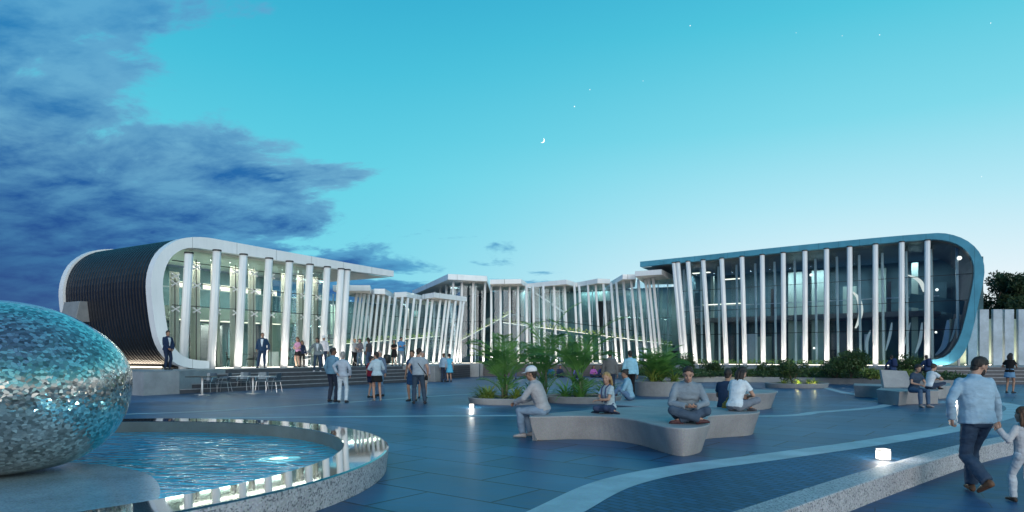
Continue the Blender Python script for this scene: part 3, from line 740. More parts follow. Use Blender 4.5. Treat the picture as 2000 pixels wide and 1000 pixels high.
    ad = nt.nodes.new('ShaderNodeAddShader'); nt.links.new(bg1.outputs[0], ad.inputs[0]); nt.links.new(bg2.outputs[0], ad.inputs[1])
    nt.links.new(ad.outputs[0], out.inputs[0])
SUN_EL, SUN_ROT = R(9), R(172)
SKY_N, SKY_G = 0.01, 0.93
CLOUD_OFF = (3.1, 1.4, 0.0)
make_world()
cam = bpy.data.cameras.new('camera'); co = bpy.data.objects.new('camera', cam); COL.objects.link(co)
co.location = (0, 0, EYE); co.rotation_euler = (R(90), 0, 0)
cam.lens = 24; cam.sensor_width = 36; cam.shift_y = (YH - 500) / 2000; cam.clip_end = 6000; cam.clip_start = 0.05
S.camera = co
sl = bpy.data.lights.new('sun', 'SUN'); sl.energy = 2.3; sl.angle = R(50); sl.color = (1.0, 0.91, 0.84)
so = bpy.data.objects.new('sun', sl); COL.objects.link(so)
# low glow of the set sun from behind the camera, a little to its right
d = V((-0.14, 1.0, -math.tan(SUN_EL) * 1.06)).normalized()
so.rotation_euler = d.to_track_quat('-Z', 'Y').to_euler(); so.location = (-20, -60, 20)
vs = S.view_settings; vs.view_transform = 'Standard'; vs.look = 'None'; vs.exposure = 0.14; vs.gamma = 1
S.cycles.use_denoising = True
S.cycles.max_bounces = 8; S.cycles.transparent_max_bounces = 16; S.cycles.caustics_reflective = False; S.cycles.caustics_refractive = False
S.cycles.sample_clamp_indirect = 4.0

# ------------------------------------------------------------------ ground, plaza, bands, kerb
def flat(name, poly, z, m):
    b = MB(); b.add([(p[0], p[1], z) for p in poly], [tuple(range(len(poly)))]); o = b.build(name, m, fixn=False)
    if o.data.polygons[0].normal.z < 0:
        o.data.flip_normals()
    return struct(o)
LOW = -0.25
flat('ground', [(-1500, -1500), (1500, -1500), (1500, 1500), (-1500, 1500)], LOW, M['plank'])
K_in = [V((-16, -6.5, 0)), V((-9, -2.2, 0)), V((-4, 0.9, 0)), V((-0.6, 3.85, 0))] + [V((2.17, 6.6, 0)), V((4.85, 9.15, 0)), V((8.0, 11.9, 0))] + [V((11.6, 14.4, 0)), V((15.5, 16.5, 0)), V((22, 19, 0)), V((40, 24, 0))]
K_in = catmull(K_in, 8)
def offset(pts, d):
    out = []
    for i, p in enumerate(pts):
        t = (pts[min(i + 1, len(pts) - 1)] - pts[max(i - 1, 0)]).normalized()
        out.append(p + V((t.y, -t.x, 0)) * d)
    return out
K_out = offset(K_in, 0.34)
b = MB(); poly = [(p.x, p.y) for p in K_in] + [(60, 24), (60, 140), (-70, 140), (-70, -6.5)]
b.prism(poly, LOW - 0.05, 0.0)
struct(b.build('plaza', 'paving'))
b = MB()
b.loft([[V((i.x, i.y, LOW - 0.02)), V((o.x, o.y, LOW - 0.02)), V((o.x, o.y, 0.018)), V((i.x, i.y, 0.018))] for i, o in zip(K_in, K_out)])
k = b.build('kerb', 'granite', bevel=0.012, fixn=True); struct(k)
def band(name, pts, w, z=0.004, m='band', kk=8):
    c = catmull(pts, kk); a, e = offset(c, -w / 2), offset(c, w / 2)
    b = MB(); n = len(c)
    b.add([(p.x, p.y, z) for p in a] + [(p.x, p.y, z) for p in e], [(i, n + i, n + i + 1, i + 1) for i in range(n - 1)])
    o = b.build(name, m)
    if o.data.polygons[0].normal.z < 0: o.data.flip_normals()
    return struct(o)
BA = [V((-0.4, 5.0, 0))] + [g(*p) for p in ((1085, 1000), (1200, 945), (1330, 916), (1500, 893), (1700, 865), (1850, 840), (1930, 822), (1975, 808), (1986, 798), (1968, 790), (1920, 783), (1850, 776), (1760, 770))] 
band('path_band', BA, 0.5)
BB = [V((-14.5, 14.6, 0))] + [g(*p) for p in ((265, 822), (500, 816), (1000, 812), (1490, 813), (1600, 805), (1700, 797), (1735, 790), (1738, 783), (1700, 775), (1640, 765), (1595, 752), (1580, 744))]
band('path_band', BB, 0.32)
BC = [V((-15, 15.6, 0))] + [g(*p) for p in ((265, 809), (450, 801), (640, 789), (900, 771))] + [V((3, 31.5, 0)), V((9, 36, 0))]
band('path_band', BC, 0.26, 0.008)
# small block paving between the wide band and the kerb
c1 = offset(catmull(BA[:7], 6), 0.26); c2 = [p for p in K_in if 3.0 < p.y < 13.0]
bp_ = [(p.x, p.y) for p in c1 if p.y > 4.8] + [(p.x, p.y) for p in reversed(c2) if p.y > 3.6]
flat('block_paving', bp_, 0.003, M['brick'])

# ------------------------------------------------------------------ terrace (podium), steps, piers
TZ = 0.93
W0 = V((-14.2, 26.3, 0)); u1 = V((0.5, 0.866, 0)); n1 = V((-0.866, 0.5, 0))
PB = W0 + u1 * 17.3            # right end of the left steps
A1 = W0 + u1 * 1.5
inn = 4 * 0.34
P2 = [W0, A1, A1 + u1 * 3.2 + n1 * inn, PB + n1 * inn, PB, PB + u1 * 0.7, PB + u1 * 0.9 + n1 * 1.2, V((-3.3, 50.2, 0)), V((-2.9, 52.6, 0)), V((9.9, 52.6, 0)), V((23.4, 38.6, 0)), V((60, 38.6, 0)), V((60, 125, 0)), V((-60, 125, 0)), W0 + n1 * 40]
b = MB(); b.prism([(p.x, p.y) for p in P2], 0.001, TZ); struct(b.build('terrace', 'wallc'))
# paved top sheet of the terrace
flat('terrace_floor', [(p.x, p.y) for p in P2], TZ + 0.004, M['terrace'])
st = thing('staircase', 'long flight of dark low steps up to the terrace of the white framed pavilion', 'steps', tuple(W0 + u1 * 8))
for i in range(5):
    z1 = TZ * (i + 1) / 5 - 0.002
    s0 = 1.52 + i * 0.78; a = W0 + u1 * s0 + n1 * (0.34 * i); e = PB + n1 * (0.34 * i)
    if i == 4: continue
    b = MB(); q = [a, e, e + n1 * (inn - 0.34 * i - 0.003), a + n1 * (inn - 0.34 * i - 0.003) ]
    b.prism([(p.x, p.y) for p in q], 0.002 + (TZ * i / 5), z1); o = b.build('step', 'step', st)
    b = MB(); b.beam(a + V((0, 0, z1 - 0.012)) + n1 * 0.0, e + V((0, 0, z1 - 0.012)), 0.06, 0.034); b.build('nosing', 'nosing', o)
b = MB(); a = W0 + u1 * 4.7 + n1 * (inn - .006); e = PB + n1 * (inn - .006)
b.beam(a + V((0, 0, TZ * .9)), e + V((0, 0, TZ * .9)), 0.012, TZ * .2 - 0.01); b.build('riser', 'step', st)
for i, (c, rz, L, w, lab) in enumerate(((PB + u1 * 0.35 - n1 * 0.35, math.atan2(u1.y, u1.x), 0.72, 1.5, 'concrete pier closing the right end of the long dark steps'),
                                   (V((-3.0, 51.6, 0)), 0, 1.1, 1.7, 'pale concrete pier beside the palms where the terrace wall turns'))):
    b = MB(); b.box((c.x, c.y, TZ / 2 + 0.02), (L, w, TZ + 0.03), rz); o = b.build('pier', 'concrete', bevel=0.02); tag(o, lab, 'pier')
st2 = thing('staircase', 'broad dark steps beside the blue framed pavilion behind the walking man', 'steps', (30, 37, 0))
for i in range(5):
    z1 = TZ * (i + 1) / 5 + (0.006 if i == 4 else 0)
    b = MB(); b.prism([(23.0 - i * .25, 37.0 + 0.34 * i), (60, 37.0 + 0.34 * i), (60, 38.58), (23.0 - i * .25, 38.58)], 0.002 + TZ * i / 5, z1); o = b.build('step', 'step', st2)
    b = MB(); b.box((41.5, 37.0 + .34 * i, z1 - 0.012), (37, 0.06, 0.034)); b.build('nosing', 'nosing', o)

for (p_, q_), lab in (((V((-2.2, 52.5, 0)), V((9.8, 52.5, 0))), 'long low dark louvred wall under the terrace edge behind the palms'), ((PB + u1 * 0.95 + n1 * 1.0 + V((.25, .3, 0)), V((-3.1, 50.2, 0))), 'short low dark louvred wall behind the couple with the turquoise dress')):
    t = thing('louvre_wall', lab, 'wall', tuple(p_))
    b = MB(); b.beam(p_ + V((0, 0, .44)), q_ + V((0, 0, .44)), .06, .86); b.build('panel', 'step', t)
    b = MB(); [b.beam(p_ + V((0, -.05, .12 + .15 * i)), q_ + V((0, -.05, .12 + .15 * i)), .05, .05) for i in range(6)]; b.build('louvres', 'dark', t)
# ------------------------------------------------------------------ pool
PC = V((-6.6, 8.3, 0)); PR = 5.02; RI = 4.42; RZ = 0.30; WZ = 0.10
m, nt, out = nodes_of('pool_water')
fr = N(nt, 'Fresnel', IOR=1.33); geo = N(nt, 'NewGeometry')
mp = N(nt, 'Mapping'); mp.inputs['Scale'].default_value = (0.9, 2.3, 1); mp.inputs['Rotation'].default_value = (0, 0, R(-12)); nt.links.new(geo.outputs['Position'], mp.inputs[0])
n1_ = N(nt, 'TexNoise', Scale=1.7, Detail=2.0, Roughness=0.4, Distortion=1.3); nt.links.new(mp.outputs[0], n1_.inputs['Vector'])
bp = N(nt, 'Bump', Strength=1.0, Distance=0.055); nt.links.new(n1_.outputs['Fac'], bp.inputs['Height'])
nt.links.new(bp.outputs[0], fr.inputs['Normal'])
tr = N(nt, 'BsdfTransparent'); tr.inputs[0].default_value = (0.50, 0.92, 1.0, 1)
gl = N(nt, 'BsdfGlossy', Roughness=0.015); gl.inputs[0].default_value = (1, 1, 1, 1); nt.links.new(bp.outputs[0], gl.inputs['Normal'])
mx = N(nt, 'MixShader'); nt.links.new(math_(nt, 'MULTIPLY', fr.outputs[0], 1.0, clamp=True), mx.inputs[0]); df = N(nt, 'BsdfDiffuse'); df.inputs[0].default_value = (0.0, 0.64, 0.86, 1); mw = N(nt, 'MixShader', Fac=0.6); nt.links.new(tr.outputs[0], mw.inputs[1]); nt.links.new(df.outputs[0], mw.inputs[2]); nt.links.new(mw.outputs[0], mx.inputs[1]); nt.links.new(gl.outputs[0], mx.inputs[2]); nt.links.new(mx.outputs[0], out.inputs[0])
M['water'] = m
M['polish'] = mat('polished_black_stone', (0.03, 0.04, 0.05), 0.05, ns=3, na=0.3, spec=1.0, coat=1.0)
def ring_pts(r, n=96): return [V((PC.x + r * math.cos(2 * PI * i / n), PC.y + r * math.sin(2 * PI * i / n), 0)) for i in range(n)]
pool = thing('fountain_pool', 'round raised fountain pool of blue water with speckled granite wall and polished rim', 'pool', tuple(PC))
def annulus(rs, name, m, n=128, smooth=True):
    b = MB(); b.loft([[V((PC.x + r * math.cos(2 * PI * i / n), PC.y + r * math.sin(2 * PI * i / n), z)) for i in range(n)] for r, z in rs], cap=False); return b.build(name, m, pool, smooth=smooth, fixn=True)
o = annulus([(PR - 0.03, 0.002), (PR, RZ - 0.03), (PR - 0.004, RZ - 0.012)], 'outer_wall', 'granite')
o = annulus([(PR - 0.004, RZ - 0.010), (PR - 0.03, RZ + 0.002), (RI + 0.01, RZ + 0.002), (RI, RZ - 0.006)], 'rim', 'polish', smooth=False)
o = annulus([(RI, RZ - 0.008), (RI, 0.008)], 'inner_wall', 'wetstone')
b = MB(); b.add([(p.x, p.y, 0.012) for p in ring_pts(RI)], [tuple(range(96))]); b.build('basin_floor', 'poolfloor', pool)
b = MB(); b.add([(p.x, p.y, WZ) for p in ring_pts(RI - 0.002)], [tuple(range(96))]); struct(b.build('water', 'water'))
# low wet granite shelf under the mirrored boulder
sc_ = V((-7.0, 5.5, 0)); sp = []
for i in range(96):
    a = 2 * PI * i / 96; p = sc_ + V((math.cos(a), math.sin(a), 0)) * (3.72 + 0.02 * math.sin(9 * a)); dd = p - PC
    if dd.length > RI - 0.01: p = PC + dd.normalized() * (RI - 0.01)
    sp.append((p.x, p.y))
b = MB(); b.prism(sp, 0.014, WZ + 0.006); b.build('shelf', 'shelf', pool)
lp = g(545, 886, WZ); M['phalo'] = emit('underwater_halo', (.6, 1, 1), 1.6); M['plens'] = emit('underwater_lens', (.85, 1, 1), 12.0)
disc = lambda r, z: [V((lp.x + r * math.cos(2 * PI * i / 32), lp.y + r * math.sin(2 * PI * i / 32), z)) for i in range(32)]
b = MB(); b.loft([disc(.36, 0.0125), disc(.36, .022), disc(.32, .026)]); lo = b.build('underwater_lamp', 'steel', pool)
b = MB(); b.loft([disc(.31, 0.0262), disc(.26, .031), disc(.131, .033)], cap=False); b.build('lens', 'phalo', lo)  # wide emissive ring imitates the lamp's soft halo in the water
b = MB(); b.loft([disc(.13, 0.0331), disc(.10, .037), disc(.02, .039)]); b.build('bulb', 'plens', lo)
for i in range(7):  # added lamps, hidden below the near rim, to brighten the pool water
    a = R(-150 + 22 * i) if i < 5 else R(-20 + 14 * (i - 5)); c = V((PC.x + (RI - .01) * math.cos(a), PC.y + (RI - .01) * math.sin(a), 0.06)); dn = V((-math.cos(a), -math.sin(a), 0))
    b = MB(); b.tube([c, c + dn * .03], [.028, .024], 12); b.build('added_wall_lamp', 'lamp', pool)
    l = bpy.data.lights.new('pool_fill_light', 'POINT'); l.energy = 90; l.shadow_soft_size = .0; l.color = (.85, 1, 1); o = bpy.data.objects.new('pool_fill_light', l); COL.objects.link(o); o.location = c + dn * .3 + V((0, 0, .03))

# mirrored mosaic boulder
m, nt, out = nodes_of('mirror_mosaic')
tc = N(nt, 'TexCoord'); mp = N(nt, 'Mapping'); mp.inputs['Scale'].default_value = (1.0, 1.0, 1.35); nt.links.new(tc.outputs['Object'], mp.inputs[0])
v1 = N(nt, 'TexVoronoi', Scale=24.0); nt.links.new(mp.outputs[0], v1.inputs['Vector'])
ve = N(nt, 'TexVoronoi', Scale=24.0); ve.feature = 'DISTANCE_TO_EDGE'; nt.links.new(mp.outputs[0], ve.inputs['Vector'])
sub = N(nt, 'VectorMath'); sub.operation = 'SUBTRACT'; nt.links.new(v1.outputs['Color'], sub.inputs[0]); sub.inputs[1].default_value = (0.5, 0.5, 0.5)
scl = N(nt, 'VectorMath'); scl.operation = 'SCALE'; nt.links.new(sub.outputs[0], scl.inputs[0]); scl.inputs['Scale'].default_value = 0.27
geo = N(nt, 'NewGeometry'); add = N(nt, 'VectorMath'); add.operation = 'ADD'; nt.links.new(scl.outputs[0], add.inputs[0]); nt.links.new(geo.outputs['Normal'], add.inputs[1])
nrm = N(nt, 'VectorMath'); nrm.operation = 'NORMALIZE'; nt.links.new(add.outputs[0], nrm.inputs[0])
scp = N(nt, 'SeparateColor'); nt.links.new(v1.outputs['Color'], scp.inputs[0])
tint = ramp(nt, scp.outputs[1], [(0.0, (0.16, 0.155, 0.14)), (0.5, (0.42, 0.40, 0.37)), (0.85, (0.74, 0.71, 0.66)), (1.0, (0.9, 0.84, 0.76))])
gr = N(nt, 'MapRange'); gr.inputs[1].default_value = 0.0; gr.inputs[2].default_value = 0.04; nt.links.new(ve.outputs['Distance'], gr.inputs[0])
tint = mixc(nt, gr.outputs[0], (0.22, 0.25, 0.26), tint)
p = N(nt, 'BsdfPrincipled', Roughness=0.11, Metallic=0.84); p.inputs['Coat Weight'].default_value = 1.0; p.inputs['Coat Roughness'].default_value = 0.03
nt.links.new(tint, p.inputs['Base Color']); nt.links.new(nrm.outputs[0], p.inputs['Normal']); nt.links.new(p.outputs[0], out.inputs[0])
M['mosaic'] = m
b = MB(); EC = V((-6.2, 8.3, 1.035)); vs_ = []; n, mm = 72, 40
for i in range(mm + 1):
    t = -PI / 2 + PI * i / mm
    for j in range(n):
        a = 2 * PI * j / n; ct, s_ = math.cos(t), math.sin(t)
        cb = ct ** (0.70 if s_ < 0 else 1.14)
        q = V((1.40 * cb * math.cos(a), 1.40 * cb * math.sin(a), 1.04 * s_))
        q += q.normalized() * 0.02 * mnoise.noise(q * 1.3)
        vs_.append(EC + q)
b.add(vs_, [(i * n + j, i * n + (j + 1) % n, (i + 1) * n + (j + 1) % n, (i + 1) * n + j) for i in range(mm) for j in range(n)])
zmin = min(v.z for v in b.v); b.v = [v + V((0, 0, WZ + 0.004 - zmin)) for v in b.v]
tag(b.build('boulder_sculpture', 'mosaic', smooth=True), 'big rounded boulder sculpture covered in mirror mosaic chips, standing in the pool', 'sculpture')
# ------------------------------------------------------------------ the people of the photograph
def pz_at(px, py=None, z=0.0, d=None):
    p = g(px, py, z) if d is None else at(px, d, z)
    return (p.x, p.y, z)
BL = (0.012, 0.012, 0.014); NAVY = (0.018, 0.03, 0.07); JEAN = (0.05, 0.085, 0.15); DJEAN = (0.025, 0.04, 0.075); WHITE = (0.62, 0.66, 0.70); LBLUE = (0.22, 0.38, 0.55); GREY = (0.28, 0.31, 0.34)
T = TZ + 0.005
def stand(label, px, py=None, z=0.0, d=None, rz=0, **k):
    return person(label, pz_at(px, py, z, d), R(rz), **k)
# --- near pair at the right
c = g(1921, 969, LOW); base = (c.x, c.y + .12, LOW)
man = person('bearded man in an untucked pale denim shirt walking away with a child by the hand', base, R(4), H=1.80, skin='l',
    pose=dict(pelvis=(0, 0, .925), lean=(4, 7), girth=1.13, ankles={-1: (-.07, -.25, .20), 1: (.06, .17, .09)}, feet={-1: (-.10, .85, -.5), 1: (.35, 1, .06)}, kpole={-1: (-.05, 1, 0), 1: (.1, 1, 0)},
              wrists={-1: (-.29, .06, .93), 1: (.40, .17, .875)}, epole={-1: (-.8, -.6, 0), 1: (.7, -.8, 0)}, palm={-1: (1, 0, 0), 1: (-.5, -.6, -.3)}, hand={1: (.35, .25, -1)}, curl=.7, head=(30, -82, 0), shyaw=-8, wide=.024),
    top=('shirt', (.30, .44, .56)), bottom=('trousers', (.045, .075, .125)), shoes=(.16, .085, .05), hair=('short', 'black'), extra=[x_beard('black')], fine=True, seed=1)
c = g(1986, 984, LOW)
child = person('small child in a pale grey jumper and white trousers holding the bearded man\'s hand', (c.x + .11, c.y + .02, LOW), R(2), H=1.13, sex='c', cat='child',
    pose=dict(pelvis=(0, 0, .93), lean=(4, 4), ankles={-1: (-.09, .15, .085), 1: (.09, -.17, .12)}, feet={-1: (-.05, 1, .05), 1: (.1, 1, -.35)}, wrists={-1: (-.40, .13, 1.36), 1: (.27, .02, .90)}, epole={-1: (-.6, -.4, -1), 1: (.5, -1, 0)}, palm={-1: (.5, .5, 0), 1: (-1, 0, 0)}, hand={-1: (-.4, .2, .9)}, curl=.6, head=(0, 15, 0)),
    top=('sweater', (.50, .50, .52)), bottom=('trousers', (.50, .55, .60)), shoes=(.05, .035, .03), hair=('long', 'auburn'), fine=True, seed=2, vox=.010)
# --- on the wavy bench (top at z .44)
def seat_at(px, py, z): q = g(px, py, z); return (q.x, q.y, z)
q = g(1056, 809, .44)
person('man in a white cap and grey shirt sitting on the wavy bench\'s left end', (q.x + .04, q.y + .02, 0.0), R(72), H=1.74,
    pose=P_sit(.44, lean=(16, 24), head=(6, 0, 0), ankles={-1: (-.10, .36, .085), 1: (.13, .27, .085)}, wrists={-1: (-.12, .50, .66), 1: (.13, .47, .66)}, feet={-1: (-.1, 1, 0), 1: (.1, 1, 0)}, wide=.016),
    top=('shirt', (.36, .36, .38)), bottom=('trousers', (.20, .28, .38)), shoes=(.36, .34, .34), hair=('short', 'black'), skin='m', extra=[x_cap((.66, .68, .70))], fine=True, seed=3)
q = g(1190, 806, .44)
person('blond girl in dungarees sitting on the wavy bench with her arms folded on her knees', (q.x, q.y - .02, .442), R(122), H=1.42, sex='f', cat='girl',
    pose=P_cross(lean=(4, 10), head=(6, 24, 0), wrists={-1: (.03, .33, .30), 1: (-.04, .31, .335)}, ankles={-1: (.10, .30, .06), 1: (-.30, .12, .07)}, kpole={-1: (-1, .8, .2), 1: (1, .8, .15)}, feet={-1: (1, .2, .0), 1: (-1, -.3, 0)}, palm={-1: (0, 0, -1), 1: (0, 0, -1)}),
    top=('tee', (.40, .50, .56)), bottom=('trousers', (.04, .06, .12)), shoes=(.03, .035, .06), hair=('long', 'blond'), extra=[x_braces((.06, .08, .16))], fine=True, seed=4)
q = g(1345, 826, .44)
person('man in a grey polo jumper sitting cross-legged on the wavy bench, looking at his hands', (q.x, q.y + .16, .442), R(176), H=1.80,
    pose=P_cross(head=(24, -8, 0), girth=1.08, palm={-1: (.5, .2, .8), 1: (-.5, .2, .8)}, hand={-1: (.7, .5, -.05), 1: (-.7, .5, -.05)}, curl=.6, wide=.016), top=('shirt', (.21, .26, .31)), bottom=('trousers', (.055, .085, .13)), shoes=(.07, .03, .035), fine=True, seed=5, skin='l')
q = g(1437, 803, .44)
person('woman in a white t-shirt sitting with her back turned on the wavy bench\'s right lobe', (q.x, q.y + .02, .442), R(-48), H=1.70, sex='f',
    pose=P_cross(lean=(10, 22), head=(26, -12, 0), wrists={-1: (-.05, .37, .26), 1: (.07, .40, .28)}, wide=.014), top=('tee', (.60, .68, .74)), bottom=('trousers', (.17, .20, .25)), shoes=(.1, .1, .12), hair=('long', 'black'), fine=True, seed=6)
# --- on the platform and the curved bench
q = g(1230, 782, .30)
person('woman in a light blue jumper sitting on the round platform, legs stretched to the left', (q.x, q.y, .302), R(82), H=1.62, sex='f',
    pose=P_cross(lean=(6, 14), head=(12, 0, 0), wrists={-1: (-.06, .36, .20), 1: (.10, .42, .24)}, ankles={-1: (-.10, .62, .06), 1: (.10, .58, .06)}, kpole={-1: (-.3, .2, 1), 1: (.6, .2, .8)}, feet={-1: (-.2, 1, .3), 1: (.3, 1, .2)}),
    top=('sweater', (.22, .40, .52)), bottom=('trousers', (.10, .18, .30)), shoes=(.5, .5, .55), hair=('bun', 'black'), skin='m', seed=7)
q = g(1404, 787, .48); PN = at(1404, 17.0, 0)
person('man in a navy t-shirt sitting with his back turned behind the woman in white', (q.x, q.y - .5, .30), R(-35), H=1.74,
    pose=P_cross(lean=(8, 14), head=(12, 0, 0), pelvis=(0, 0, .16)), top=('tee', (.02, .04, .085)), bottom=('trousers', (.04, .06, .10)), skin='m', seed=8)
bq = V((q.x - .02, q.y - .95, .30))
t = thing('bag', 'round ochre woven bag behind the man in navy', 'bag', tuple(bq)); b = MB()
b.loft([[bq + V((r_ * math.cos(2 * PI * i / 20), r_ * .75 * math.sin(2 * PI * i / 20), z)) for i in range(20)] for r_, z in ((.06, .004), (.17, .05), (.205, .14), (.19, .23), (.13, .29), (.10, .305))]); b.build('body', mat('ochre_weave', (.42, .20, .035), .8, ns=40, na=.25, bump=.6, bs=50), t, smooth=True)
b = MB(); b.tube([bq + V((.12 * math.cos(a), 0, .28 + .10 * math.sin(a))) for a in [PI * i / 10 for i in range(11)]], .012, 6); b.build('handle', M['bark'], t)
# --- standing behind the planters
stand('man in a grey sweater and dark jeans standing left of the man in pale blue', 1191, 779, rz=-8, H=1.72, top=('sweater', (.12, .13, .14)), bottom=('trousers', DJEAN), seed=10, skin='m', group='people on the plaza')
stand('man in a pale blue shirt and black trousers standing behind the seated woman in blue', 1231, 779, rz=4, H=1.72, top=('shirt', (.25, .50, .64)), bottom=('trousers', BL), seed=11, skin='m', group='people on the plaza')
stand('person in blue carrying a navy bag, beside the short palm', 1267, 742, rz=-70, H=1.62, sex='f', top=('shirt', (.10, .18, .30)), bottom=('trousers', (.18, .22, .28)), hair=('tail', 'black'), extra=[x_bag(NAVY, -1)], seed=12, skin='m', group='people on the plaza')
stand('person with a large dark backpack standing against the short palm', 1278, 742, rz=-10, H=1.55, top=('shirt', NAVY), bottom=('trousers', DJEAN), extra=[x_pack((.02, .03, .07))], seed=13, skin='d', group='people on the plaza')
stand('woman with bare shoulders standing between the fronds of the leftmost palm', 1004, 741, rz=200, H=1.55, sex='f', top=('tank', (.30, .22, .22)), bottom=('trousers', (.08, .10, .2)), hair=('long', 'black'), seed=14, skin='m', group='people on the plaza')
for i, (px, py, rz, tc, lab, hc, sx) in enumerate(((1078, 738, 150, (.03, .14, .40), 'person in bright blue sitting on the ground behind the palms, left of the row', 'black', 'm'), (1092, 737, 200, NAVY, 'person in navy sitting on the ground close to the one in bright blue', 'black', 'm'),
        (1128, 738, 170, (.12, .12, .35), 'person in violet sitting on the ground behind the right palm', 'brown', 'f'), (1158, 737, 190, (.40, .12, .40), 'person in pink sitting on the ground at the right of the row behind the palms', 'brown', 'f'), (1176, 737, 160, (.02, .03, .12), 'person in dark blue sitting on the ground next to the one in pink', 'black', 'm'))):
    person(lab, pz_at(px, py), R(rz), H=1.7, sex=sx, pose=P_cross(head=(8, 0, 0)), top=('shirt', tc), bottom=('trousers', DJEAN), hair=('short' if sx == 'm' else 'long', hc), seed=20 + i, skin='m', group='people sitting behind the palms')
# --- plaza groups on the left
stand('man in a denim shirt standing with his arm round the grey haired woman', 649, 785, rz=-28, H=1.80, pose=dict(head=(4, -45, 0), wrists={-1: (-.25, .08, .90), 1: (.34, .10, 1.10)}, epole={-1: (-.6, -1, 0), 1: (.6, -1, -.2)}), top=('shirt', (.13, .26, .36)), bottom=('trousers', (.025, .035, .06)), seed=30, skin='d', group='people on the plaza')
stand('grey haired woman in pale blouse and white trousers with her back turned', 669, 787, rz=0, H=1.66, sex='f', pose=dict(wrists={-1: (-.14, -.20, 1.03), 1: (.25, .06, .95)}), top=('blouse', (.36, .42, .50)), bottom=('trousers', (.52, .60, .66)), hair=('short', 'grey'), seed=31, group='people on the plaza')
stand('person in a dark red t-shirt, partly hidden by the woman in dark shorts', 724, 777, rz=-40, H=1.52, pose=P_stand(head=(4, -20, 0)), top=('tee', (.22, .015, .03)), bottom=('shorts', NAVY), seed=32, group='people on the plaza')
stand('woman in a pale blouse and flared black shorts standing with bare legs before the steps', 736, 783, rz=25, H=1.66, sex='f', pose=P_hands_front(head=(4, 35, 0), ankles={-1: (-.08, .06, .085), 1: (.12, -.06, .085)}), top=('blouse', (.42, .54, .62)), bottom=('miniskirt', BL), hair=('short', 'black'), shoes=(.3, .26, .24), seed=33, group='people on the plaza')
stand('man in a grey blue shirt standing at the back of the middle group', 743, 774, rz=150, H=1.74, top=('shirt', (.12, .17, .25)), bottom=('trousers', (.12, .22, .34)), hair=('short', 'grey'), seed=34, group='people on the plaza')
stand('broad man in a light grey short-sleeved shirt and jeans holding a small black bag', 817, 789, rz=6, H=1.78, pose=dict(girth=1.08, head=(12, -35, 0), wrists={-1: (-.24, .14, 1.02), 1: (.29, .10, .92)}, ankles={-1: (-.14, 0, .085), 1: (.20, .02, .085)}, sleeve=1.25), top=('tee', (.27, .33, .39)), bottom=('trousers', (.035, .06, .095)), extra=[x_bag(BL, 1, .82, (.05, .16, .16))], seed=35, group='people on the plaza')
stand('person in a dark blue dress half hidden behind the broad man', 806, 784, rz=160, H=1.72, sex='f', top=('dress', (.02, .06, .14)), bottom=('none', BL), hair=('short', 'black'), seed=36, skin='m', group='people on the plaza')
stand('woman in pale clothes almost wholly hidden by the broad man', 825, 778, rz=190, H=1.70, sex='f', top=('blouse', (.35, .33, .38)), bottom=('skirt', (.42, .36, .33)), hair=('tail', 'grey'), seed=37, group='people on the plaza')
stand('person in a light shirt and dark jeans standing left of the woman in turquoise', 866, 746, rz=-30, H=1.70, top=('shirt', (.26, .38, .50)), bottom=('trousers', DJEAN), hair=('short', 'auburn'), seed=38, group='people on the plaza')
stand('woman in a short turquoise dress standing by the pier', 878, 746, rz=30, H=1.68, sex='f', top=('dress', (.10, .42, .62)), bottom=('none', BL), hair=('tail', 'black'), seed=39, group='people on the plaza')
# --- on the terrace
G2 = 'people on the terrace'
stand('man in a dark blue suit standing at the corner of the white frame', 327, d=29.6, z=T, rz=-118, H=1.70, pose=P_hands_front(wrists={-1: (-.12, .20, .92), 1: (.10, .22, .95)}), top=('jacket', (.014, .03, .075)), bottom=('trousers', (.012, .024, .055)), extra=[x_panel((.5, .55, .6))], seed=50, skin='m', group=G2)
stand('man in an open navy suit striding along the front of the terrace', 513, d=34.6, z=T, rz=188, H=1.78, pose=dict(ankles={-1: (-.10, .0, .085), 1: (.22, .05, .085)}, wrists={-1: (-.30, .05, .9), 1: (.27, .1, .92)}, head=(-4, 20, 0)), top=('jacket', (.016, .045, .10)), bottom=('trousers', (.014, .035, .08)), extra=[x_panel((.6, .68, .74))], seed=51, skin='m', group=G2)
stand('child in black bending forward beside a column on the terrace', 557, d=37.2, z=T, rz=60, H=1.15, sex='f', cat='child', pose=dict(lean=(40, 50), head=(20, 0, 0)), top=('dress', BL), bottom=('none', BL), hair=('none', 'black'), seed=52, group=G2)
stand('woman in a pink top and dark shorts standing on the terrace', 582, d=37.0, z=T, rz=150, H=1.62, sex='f', pose=P_hands_front(), top=('tee', (.50, .26, .42)), bottom=('shorts', BL), hair=('long', 'auburn'), seed=53, group=G2)
stand('woman in dark trousers standing behind the woman in pink', 590, d=37.6, z=T, rz=200, H=1.45, sex='f', top=('shirt', NAVY), bottom=('trousers', BL), hair=('long', 'black'), seed=54, skin='m', group=G2)
zz = TZ * .8; q = W0 + u1 * 9
stand('woman in a grey jacket and jeans walking down the dark steps with her arm out', 620, d=34.1, z=TZ * .8 + .008, rz=195, H=1.70, sex='f', pose=dict(head=(4, -30, 0), ankles={-1: (-.14, .03, .085), 1: (.16, .12, .085)}, wrists={-1: (-.25, .05, .9), 1: (.48, .0, .98)}), top=('jacket', (.16, .20, .22)), bottom=('trousers', (.03, .055, .09)), extra=[x_panel((.5, .55, .58))], hair=('long', 'black'), shoes=(.6, .55, .58), seed=55, skin='m', group=G2)
